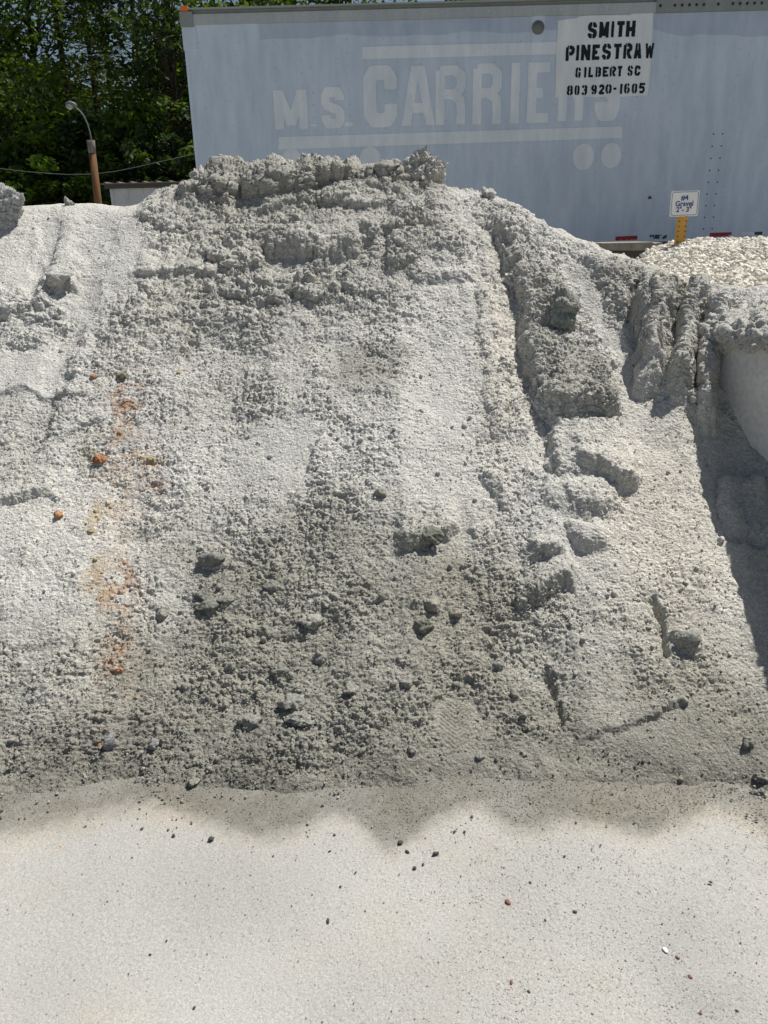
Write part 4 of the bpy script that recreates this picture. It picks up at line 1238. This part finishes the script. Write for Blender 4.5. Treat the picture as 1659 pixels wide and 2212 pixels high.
# ------------------------------------------------------------------ concrete blocks under the trailer edge
M_BLOCK, nt, b = mat_new('old_concrete', 0.95, 0.1)
c1, f1 = noise_mix(nt, 9, (0.20, 0.185, 0.15), (0.34, 0.31, 0.26), 0.3, 0.7, 6, obj_coord(nt))
nt.links.new(c1, b.inputs['Base Color']); bump(nt, b, f1, 0.5, 0.02)
BY = 9.4
def bq(zx, zy): q = at(*z3(zx, zy), BY); return q[0], q[2]
pl = [bq(60, 722), bq(380, 723), bq(600, 718), bq(690, 700), bq(640, 645), bq(560, 655), bq(545, 642), bq(60, 652)]
mb = MB(); mb.prism(pl, BY, BY+0.6)
me_o = mb.build('concrete_block', M_BLOCK)
tag(me_o, 'weathered concrete block between grey sand and white gravel, under the trailer edge', 'concrete block')
M_BLOCKD, nt, b = mat_new('shade_dark_concrete', 0.95, 0.1, (0.10, 0.095, 0.08))  # concrete colour darkened to paint in the shadow gap below the upper block
mb = MB()
zt = min(p[1] for p in pl) - 0.002
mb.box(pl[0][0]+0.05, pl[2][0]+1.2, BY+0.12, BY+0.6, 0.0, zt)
tag(mb.build('concrete_block', M_BLOCKD), 'recessed concrete block course under the weathered block, coloured dark for the shadowed gap', 'concrete block')

# ------------------------------------------------------------------ gravel sign on its perforated post
SY = 8.2
def sp(zx, zy, Y=SY): q = at(*z3(zx, zy), Y); return np.array((q[0], q[2]))
base = (sp(765, 680)+sp(858, 650))/2
topc = (sp(800, 395)+sp(883, 388))/2
sign = empty('gravel_sign', (base[0], SY, base[1]-0.5), 'white square sign on a yellow perforated post standing in the white gravel', 'sign')
ax = (topc-base)/np.linalg.norm(topc-base); rx_ = np.array((ax[1], -ax[0]))
Lp = np.linalg.norm(topc-base)
hw = np.linalg.norm(sp(883, 400)-sp(797, 400))/2
def sv(u, v, y): p = base + rx_*u + ax*v; return (p[0], y, p[1])
def slab(mb, u0, u1, v0, v1, y0, y1, mi=0):
    vs = [sv(u, v, y) for u in (u0, u1) for y in (y0, y1) for v in (v0, v1)]
    mb.add(vs, [(0,1,3,2), (4,6,7,5), (0,4,5,1), (2,3,7,6), (0,2,6,4), (1,5,7,3)], mi)
M_YEL, nt, b = mat_new('yellow_post', 0.55, 0.35)
c1, f1 = noise_mix(nt, 12, (0.52, 0.27, 0.035), (0.60, 0.33, 0.06), 0.3, 0.7, 4, obj_coord(nt))
nt.links.new(c1, b.inputs['Base Color'])
mb = MB()
slab(mb, -hw, hw, -0.6, Lp+0.12, SY, SY+0.05)
pitch_ = np.linalg.norm(sp(797, 441)-sp(792, 490))
nh = 14
for i in range(nh):
    v_ = np.dot(sp(797, 441)-base, ax) + (5-i)*pitch_ - 0.0
    for u in (-hw*0.74, hw*0.74):
        c = sv(u, v_, SY-0.0015)
        n0 = [(c[0]+0.0075*math.cos(w), c[1], c[2]+0.0075*math.sin(w)) for w in np.linspace(0, 2*math.pi, 10, endpoint=False)]
        mb.add(n0, [tuple(range(10))], 1)
mb.build('post', [M_YEL, M_DRIV], sign, origin=sign.location)
# plate
cs = [sp(722, 150), sp(996, 143), sp(972, 388), sp(703, 397)]
ctr = sum(cs)/4
pu = (cs[1]-cs[0] + cs[2]-cs[3])/2; pw_ = np.linalg.norm(pu); pu = pu/pw_
pv = np.array((-pu[1], pu[0])); ph_ = abs(np.dot(cs[0]-cs[3], pv)+np.dot(cs[1]-cs[2], pv))/2
shear = (np.dot((cs[0]+cs[1])-(cs[3]+cs[2]), pu)/2)/ph_
def pt(u, v, y): p = ctr + pu*(u + shear*v) + pv*v; return (p[0], y, p[1])
def rrect(w, h, r, n=6):
    out = []
    for cx, cy, a0 in ((w-r, h-r, 0), (-w+r, h-r, 90), (-w+r, -h+r, 180), (w-r, -h+r, 270)):
        for k in range(n+1):
            a = math.radians(a0 + 90*k/n); out.append((cx+r*math.cos(a), cy+r*math.sin(a)))
    return out
M_SIGN, nt, b = mat_new('sign_white', 0.4, 0.4)
c1, f1 = noise_mix(nt, 8, (0.74, 0.745, 0.75), (0.82, 0.82, 0.82), 0.3, 0.7, 3, obj_coord(nt))
nt.links.new(c1, b.inputs['Base Color'])
M_BLUE, _, _ = mat_new('sign_blue', 0.5, 0.3, (0.035, 0.075, 0.22))
hw_, hh_ = pw_/2, ph_/2
mb = MB()
ol = rrect(hw_, hh_, 0.012)
n = len(ol)
vs = [pt(u, v, SY-0.016) for u, v in ol] + [pt(u, v, SY-0.010) for u, v in ol]
mb.add(vs, [tuple(range(n-1, -1, -1))[::-1], tuple(range(n, 2*n))[::-1]] + [(i, (i+1) % n, (i+1) % n+n, i+n) for i in range(n)])
plate = mb.build('sign_plate', M_SIGN, sign, origin=sign.location)
mb = MB()
o1, o2 = rrect(hw_*0.935, hh_*0.925, 0.022), rrect(hw_*0.905, hh_*0.888, 0.018)
vs = [pt(u, v, SY-0.018) for u, v in o1] + [pt(u, v, SY-0.018) for u, v in o2]
mb.add(vs, [(i, (i+1) % n, (i+1) % n+n, i+n) for i in range(n)])
def text_polys(txt, size, cu, cv, bold):
    cd = bpy.data.curves.new('t', 'FONT')
    cd.body = txt; cd.size = size; cd.align_x = 'CENTER'; cd.align_y = 'CENTER'; cd.offset = bold; cd.resolution_u = 4
    o = bpy.data.objects.new('t', cd); COL.objects.link(o)
    me = bpy.data.meshes.new_from_object(o.evaluated_get(bpy.context.evaluated_depsgraph_get()))
    vs = [pt(v.co.x+cu, v.co.y+cv, SY-0.018) for v in me.vertices]
    fs = [tuple(p.vertices) for p in me.polygons]
    bpy.data.objects.remove(o); bpy.data.curves.remove(cd); bpy.data.meshes.remove(me)
    return vs, fs
def frac(zx, zy):
    p = sp(zx, zy)-ctr; v = np.dot(p, pv); return np.dot(p, pu)-shear*v, v
for txt, zx, zy, hpx in (('#4', 850, 215, 40), ('Gravel', 846, 272, 40), ('2"- 3"', 840, 329, 40)):
    u, v = frac(zx, zy)
    hm = hpx/3.0274*0.6777/FPX*SY
    vs, fs = text_polys(txt, hm/0.66, u, v, 0.0017)
    mb.add(vs, fs)
mb.build('lettering', M_BLUE, plate, origin=sign.location)

# ------------------------------------------------------------------ lamp post, cable, shed
LY = 24.0
M_WOOD, nt, b = mat_new('weathered_wood', 0.9, 0.1)
mpn = nd(nt, 'ShaderNodeMapping'); mpn.inputs['Scale'].default_value = (14, 14, 0.5)
nt.links.new(obj_coord(nt), mpn.inputs['Vector'])
c1, f1 = noise_mix(nt, 3, (0.11, 0.060, 0.030), (0.21, 0.115, 0.055), 0.3, 0.7, 5, mpn.outputs['Vector'])
nt.links.new(c1, b.inputs['Base Color']); bump(nt, b, f1, 0.4, 0.02)
M_OLDW, _, _ = mat_new('grey_wood', 0.9, 0.1, (0.15, 0.13, 0.115))
M_GALV, _, _ = mat_new('galvanised', 0.55, 0.4, (0.13, 0.145, 0.13))
M_GLASS, _, _ = mat_new('lamp_lens', 0.35, 0.5, (0.30, 0.28, 0.26))
b0, b1 = at(212, 438, LY), at(196, 303, LY)
dirv = (b1-b0)/np.linalg.norm(b1-b0)
gb = b0 - dirv*(b0[2]/dirv[2])
lamp = empty('street_lamp', tuple(gb), 'wooden street light pole with a curved grey arm in front of the dark trees', 'street lamp')
mb = MB()
rad = 7.2/FPX*LY
mb.tube([gb, b0, b0+(b1-b0)*0.80], [rad*1.35, rad*1.0, rad*0.95], 14, 0)
mb.build('pole', M_WOOD, lamp, origin=gb)
mb = MB()
mb.tube([b0+(b1-b0)*0.80, b1], [rad*1.05, rad*1.12], 8, 0)
mb.build('pole_top', M_OLDW, lamp, origin=gb)
mb = MB()
armp = [at(x, y, LY-0.25) for x, y in ((199, 330), (197, 300), (194, 284), (189, 268), (182, 252), (174, 241), (166, 234), (160, 231))]
mb.tube(armp, 1.25/FPX*LY, 8)
arm = mb.build('lamp_arm', M_GALV, lamp, origin=gb)
hc = at(155, 228, LY-0.25)
mb = MB()
u = Vector((1, 0, 0))
s_ = LY/FPX
mb.tube([(hc[0]-11*s_, hc[1], hc[2]-0.0), (hc[0]-9*s_, hc[1], hc[2]+1.5*s_), (hc[0]-2*s_, hc[1], hc[2]+3.0*s_), (hc[0]+5*s_, hc[1], hc[2]+1.5*s_), (hc[0]+9*s_, hc[1], hc[2]-1.5*s_)], [1.5*s_, 4.5*s_, 5.5*s_, 4*s_, 2.2*s_], 14)
head = mb.build('lamp_head', M_GALV, lamp, origin=gb)
mb = MB()
mb.tube([(hc[0]-9.5*s_, hc[1]-1.2*s_, hc[2]-1.0*s_), (hc[0]-4*s_, hc[1]-1.6*s_, hc[2]-2.2*s_), (hc[0]+2*s_, hc[1]-1.2*s_, hc[2]-1.2*s_)], [3.0*s_, 6.0*s_, 3.5*s_], 14)
mb.build('lens', M_GLASS, head, origin=gb)

CYc = 27.0
cab = [at(x, y, CYc) for x, y in ((-420, 270), (-200, 330), (0, 364), (60, 371), (100, 374), (147, 377), (190, 376.5), (217, 374), (250, 370), (294, 361), (360, 346), (430, 330), (520, 305))]
mb = MB(); mb.tube(cab, 0.009, 6)
M_CABLE, _, _ = mat_new('cable_metal', 0.5, 0.4, (0.11, 0.135, 0.115))
tag(mb.build('overhead_cable', M_CABLE), 'thin pale cable sagging across the dark trees behind the lamp pole', 'cable')

HYs = 28.0
def hs(px, py): q = at(px, py, HYs); return q[0], q[2]
x0, zt = hs(228, 408); x1 = hs(470, 402)[0]
shed = empty('metal_shed', ((x0+x1)/2, HYs+2, 0), 'grey metal shed with a dark ribbed roof edge behind the left ridge', 'shed')
SO = shed.location
M_SHED, nt, b = mat_new('shed_metal', 0.5, 0.4)
c1, f1 = noise_mix(nt, 3, (0.40, 0.41, 0.42), (0.50, 0.51, 0.52), 0.3, 0.7, 3, obj_coord(nt))
nt.links.new(c1, b.inputs['Base Color'])
M_TRIM, _, _ = mat_new('dark_trim', 0.5, 0.4, (0.05, 0.048, 0.042))
M_RUST, _, _ = mat_new('roof_edge', 0.6, 0.3, (0.16, 0.145, 0.12))
mb = MB()
mb.box(x0+0.1, x1, HYs+0.1, HYs+4, 0, zt)
xx = x0+0.15
i = 0
while xx < x1:
    mb.box(xx, xx+0.05, HYs+0.07, HYs+0.1, 0, zt-0.02); xx += 0.50
mb.build('wall', M_SHED, shed, origin=SO)
mb = MB()
mb.box(x0-0.02, x1+0.2, HYs-0.05, HYs+0.07, zt+0.001, zt+0.13)
tr_ = mb.build('fascia', M_TRIM, shed, origin=SO)
mb = MB()
mb.box(x0-0.15, x1+0.3, HYs-0.15, HYs+4.2, zt+0.131, zt+0.16)
xx = x0
while xx < x1:
    mb.prism([(xx, zt+0.161), (xx+0.10, zt+0.161), (xx+0.075, zt+0.205), (xx+0.025, zt+0.205)], HYs-0.16, HYs+4.2); xx += 0.42
mb.build('roof', M_RUST, shed, origin=SO)

# ------------------------------------------------------------------ trees
def leaf_material(name, col, trans, var=0.35):
    m = bpy.data.materials.new(name); m.use_nodes = True
    nt = m.node_tree; b = nt.nodes['Principled BSDF']
    at_ = nd(nt, 'ShaderNodeAttribute', attribute_name='Col')
    nt.links.new(at_.outputs['Color'], b.inputs['Base Color'])
    b.inputs['Roughness'].default_value = 0.6
    b.inputs['Specular IOR Level'].default_value = 0.25
    t = nd(nt, 'ShaderNodeBsdfTranslucent')
    hs_ = mixc(nt, at_.outputs['Color'], (2.1, 2.0, 0.5), 1.0)
    nt.links.new(hs_, t.inputs['Color'])
    mx = nd(nt, 'ShaderNodeMixShader'); mx.inputs[0].default_value = trans
    nt.links.new(b.outputs[0], mx.inputs[1]); nt.links.new(t.outputs[0], mx.inputs[2])
    nt.links.new(mx.outputs[0], nt.nodes['Material Output'].inputs['Surface'])
    return m
M_LEAF = leaf_material('leaf', None, 0.35)
M_BARK, nt, b = mat_new('bark', 0.95, 0.1)
c1, f1 = noise_mix(nt, 4, (0.035, 0.028, 0.022), (0.075, 0.06, 0.05), 0.3, 0.7, 5, obj_coord(nt))
nt.links.new(c1, b.inputs['Base Color'])

def leaf_cards(P, size, col, rng, aspect=0.55, droop=0.0):
    n = len(P)
    Rr = rand_rot(n, rng)
    if droop:                                  # flatten towards horizontal sprays
        Rr[:, 2, :2] *= (1-droop)
    q = np.array([(-1, 0, 0), (0, -aspect, 0.08), (1, 0, 0), (0, aspect, 0.08)])
    loc = q[None]*size[:, None, None]
    V = np.einsum('nij,nkj->nki', Rr, loc) + P[:, None, :]
    Fa = np.arange(n*4).reshape(n, 4)
    return V.reshape(-1, 3), Fa, np.repeat(col, 4, 0)

def make_tree(name, x, y, h, rad, seed, kind, label, cat, base_z=0.0, nleaf=9000, crown0=0.12):
    rg = np.random.default_rng(seed)
    root = empty(name, (x, y, base_z), label, cat, 'trees behind the yard')
    mb = MB()
    lean = rg.normal(size=2)*0.02*h
    tp = [(lean[0]*t, lean[1]*t, h*t) for t in (0, 0.25, 0.5, 0.75, 0.97)]
    r0 = 0.007*h + 0.03
    mb.tube(tp, [r0*1.25, r0, r0*0.75, r0*0.45, r0*0.12], 9)
    P_, S_, C_ = [], [], []
    if kind == 'pine':
        nb = 46
        base_c = np.array((0.043, 0.068, 0.016))
        for i in range(nb):
            t = crown0 + (1-crown0)*(i+rg.random())/nb
            a = rg.uniform(0, 2*math.pi)
            L = rad*(1.08-t)**0.7*rg.uniform(0.55, 1.15)
            z0 = h*t
            dz = rg.uniform(-0.10, 0.25)*L
            p0 = np.array((lean[0]*t, lean[1]*t, z0)); p1 = p0 + np.array((math.cos(a)*L, math.sin(a)*L, dz))
            pm = (p0+p1)/2 + np.array((0, 0, 0.06*L))
            mb.tube([p0, pm, p1], [r0*0.28*(1-t)+0.02, 0.03, 0.012], 5)
            k = int(nleaf/nb)
            s = rg.random(k)**0.6
            w = 0.30*L*(0.35+s*0.8)
            pts = p0 + (p1-p0)*s[:, None] + np.stack([rg.normal(size=k)*w*0.55, rg.normal(size=k)*w*0.55, rg.normal(size=k)*0.16 + 0.05*L*np.sin(s*3)], -1)
            P_.append(pts); S_.append(rg.uniform(0.07, 0.19, k)); C_.append(base_c*rg.uniform(0.5, 1.3)*(np.array((1.9, 1.7, 0.9)) if rg.random() < 0.3 else 1.0)*rg.uniform(0.7, 1.3, (k, 1)))
        asp, dr = 0.35, 0.6
    else:
        nc = 60
        base_c = np.array((0.052, 0.090, 0.017)) if kind == 'leafy' else np.array((0.028, 0.052, 0.018))
        for i in range(nc):
            t = crown0 + (1-crown0)*rg.random()**0.9
            a = rg.uniform(0, 2*math.pi)
            rr = rad*math.sin(min(1, (1.02-t)*1.9)*math.pi/2)*rg.random()**0.45
            c = np.array((math.cos(a)*rr + lean[0]*t, math.sin(a)*rr + lean[1]*t, h*t))
            tb = max(0.08, t-0.14)
            mb.tube([(lean[0]*tb, lean[1]*tb, h*tb), tuple((c+np.array((lean[0]*tb, lean[1]*tb, h*tb)))/2+np.array((0, 0, 0.2))), tuple(c)], [r0*0.3*(1-t)+0.03, 0.035, 0.012], 5)
            k = int(nleaf/nc)
            cr_ = rg.uniform(0.09, 0.17)*h*0.7
            dd = rg.normal(size=(k, 3)); dd /= np.linalg.norm(dd, axis=1, keepdims=True)
            pts = c + dd*(cr_*rg.random((k, 1))**0.45)*np.array((1.0, 1.0, 0.62))
            P_.append(pts); S_.append(rg.uniform(0.08, 0.19, k)); C_.append(base_c*rg.uniform(0.5, 1.4)*(np.array((1.8, 1.7, 0.9)) if rg.random() < 0.3 else 1.0)*rg.uniform(0.7, 1.35, (k, 1)))
        asp, dr = 0.6, 0.2
    mb.build('trunk', M_BARK, root)
    v, f, c = leaf_cards(np.concatenate(P_), np.concatenate(S_), np.concatenate(C_), rg, asp, dr)
    link('crown', np_mesh('crown', v, f, False, c), M_LEAF, root)
    return root

def tx(px, Y): return at(px, 440, Y)[0]
TREES = [
 ('leafy_tree', 20, 37, 17, 4.2, 'leafy', 'tall bright green broadleaf tree at the left edge behind the lamp', 'tree', 14000, 0.10),
 ('pine_tree', 190, 41, 19, 3.8, 'pine', 'tall dark pine rising directly behind the lamp pole', 'tree', 12000, 0.10),
 ('pine_tree', 268, 46, 20, 2.6, 'pine', 'slender bare stemmed pine in the sky gap between lamp and trailer', 'tree', 5000, 0.35),
 ('pine_tree', 236, 44, 19, 2.4, 'pine', 'thin pine at the left side of the sky gap', 'tree', 4500, 0.40),
 ('pine_tree', 345, 40, 18, 3.4, 'pine', 'dark pine just left of the trailer corner', 'tree', 12000, 0.06),
 ('leafy_tree', 410, 36, 17, 3.4, 'dark', 'dark tree partly hidden behind the trailer corner', 'tree', 12000, 0.06),
 ('leafy_tree', 110, 44, 20, 4.5, 'dark', 'tall dark tree between the bright broadleaf tree and the lamp', 'tree', 12000, 0.08),
 ('leafy_tree', -90, 41, 18, 4.5, 'leafy', 'broadleaf tree cut off by the left edge of the picture', 'tree', 9000, 0.08),
 ('leafy_tree', 560, 40, 15.0, 3.8, 'leafy', 'tree showing only its top over the trailer roof, nearest the trailer corner', 'tree', 8000, 0.15),
 ('leafy_tree', 760, 42, 14.5, 3.8, 'dark', 'tree showing only its top over the trailer roof above the faded letters', 'tree', 7000, 0.15),
 ('leafy_tree', 960, 42, 14.0, 3.8, 'leafy', 'tree behind the trailer roof left of the round vent', 'tree', 7000, 0.15),
]
for i, (nm, px, Yt, h, rd, kd, lb, ct, nl, c0) in enumerate(TREES):
    make_tree(nm, tx(px, Yt), Yt, h, rd, 900+i, kd, lb, ct, 0.0, nl, c0)
# low bushes and undergrowth in front of the trunks
for i, (px, Yt, h, rd, kd, lb) in enumerate(((20, 33, 4.6, 2.6, 'leafy', 'low leafy bush at the left edge under the cable'), (110, 34, 5.4, 2.6, 'leafy', 'bushy sapling under the cable left of the lamp pole'),
                                             (300, 34, 6.2, 2.8, 'leafy', 'bushy young tree above the shed roof'), (200, 35, 5.8, 2.6, 'dark', 'dark bush right behind the lamp pole'), (390, 33, 6.0, 2.4, 'dark', 'dark bush in the corner between shed and trailer'))):
    make_tree('bush', tx(px, Yt), Yt, h, rd, 960+i, kd, lb, 'bush', 0.0, 7000, 0.08)
# dense wood closing the view behind the single trees
rg = np.random.default_rng(77)
n = 85000
wx = rg.uniform(tx(-260, 52), tx(1000, 52), n); wy = rg.uniform(50, 58, n)
prof_ = 12 + 4*fbm(wx*0.35, wx*0, 811, 3)
gapm = np.exp(-((wx - tx(255, 50))/1.7)**2)
wz = rg.random(n)*(prof_*(1-0.50*gapm))
keep = (fbm(wx*0.5, wz*0.5, 813, 3) > -0.55)
wx, wy, wz = wx[keep], wy[keep], wz[keep]; n = len(wx)
v, f, c = leaf_cards(np.stack([wx, wy, wz], -1), rg.uniform(0.18, 0.42, n), np.array((0.022, 0.042, 0.014))*rg.uniform(0.5, 1.4, (n, 1)), rg, 0.6, 0.2)
tag(link('far_wood', np_mesh('far_wood', v, f, False, c), M_LEAF), 'dark wood closing the view behind the single trees', 'wood', kind='stuff')
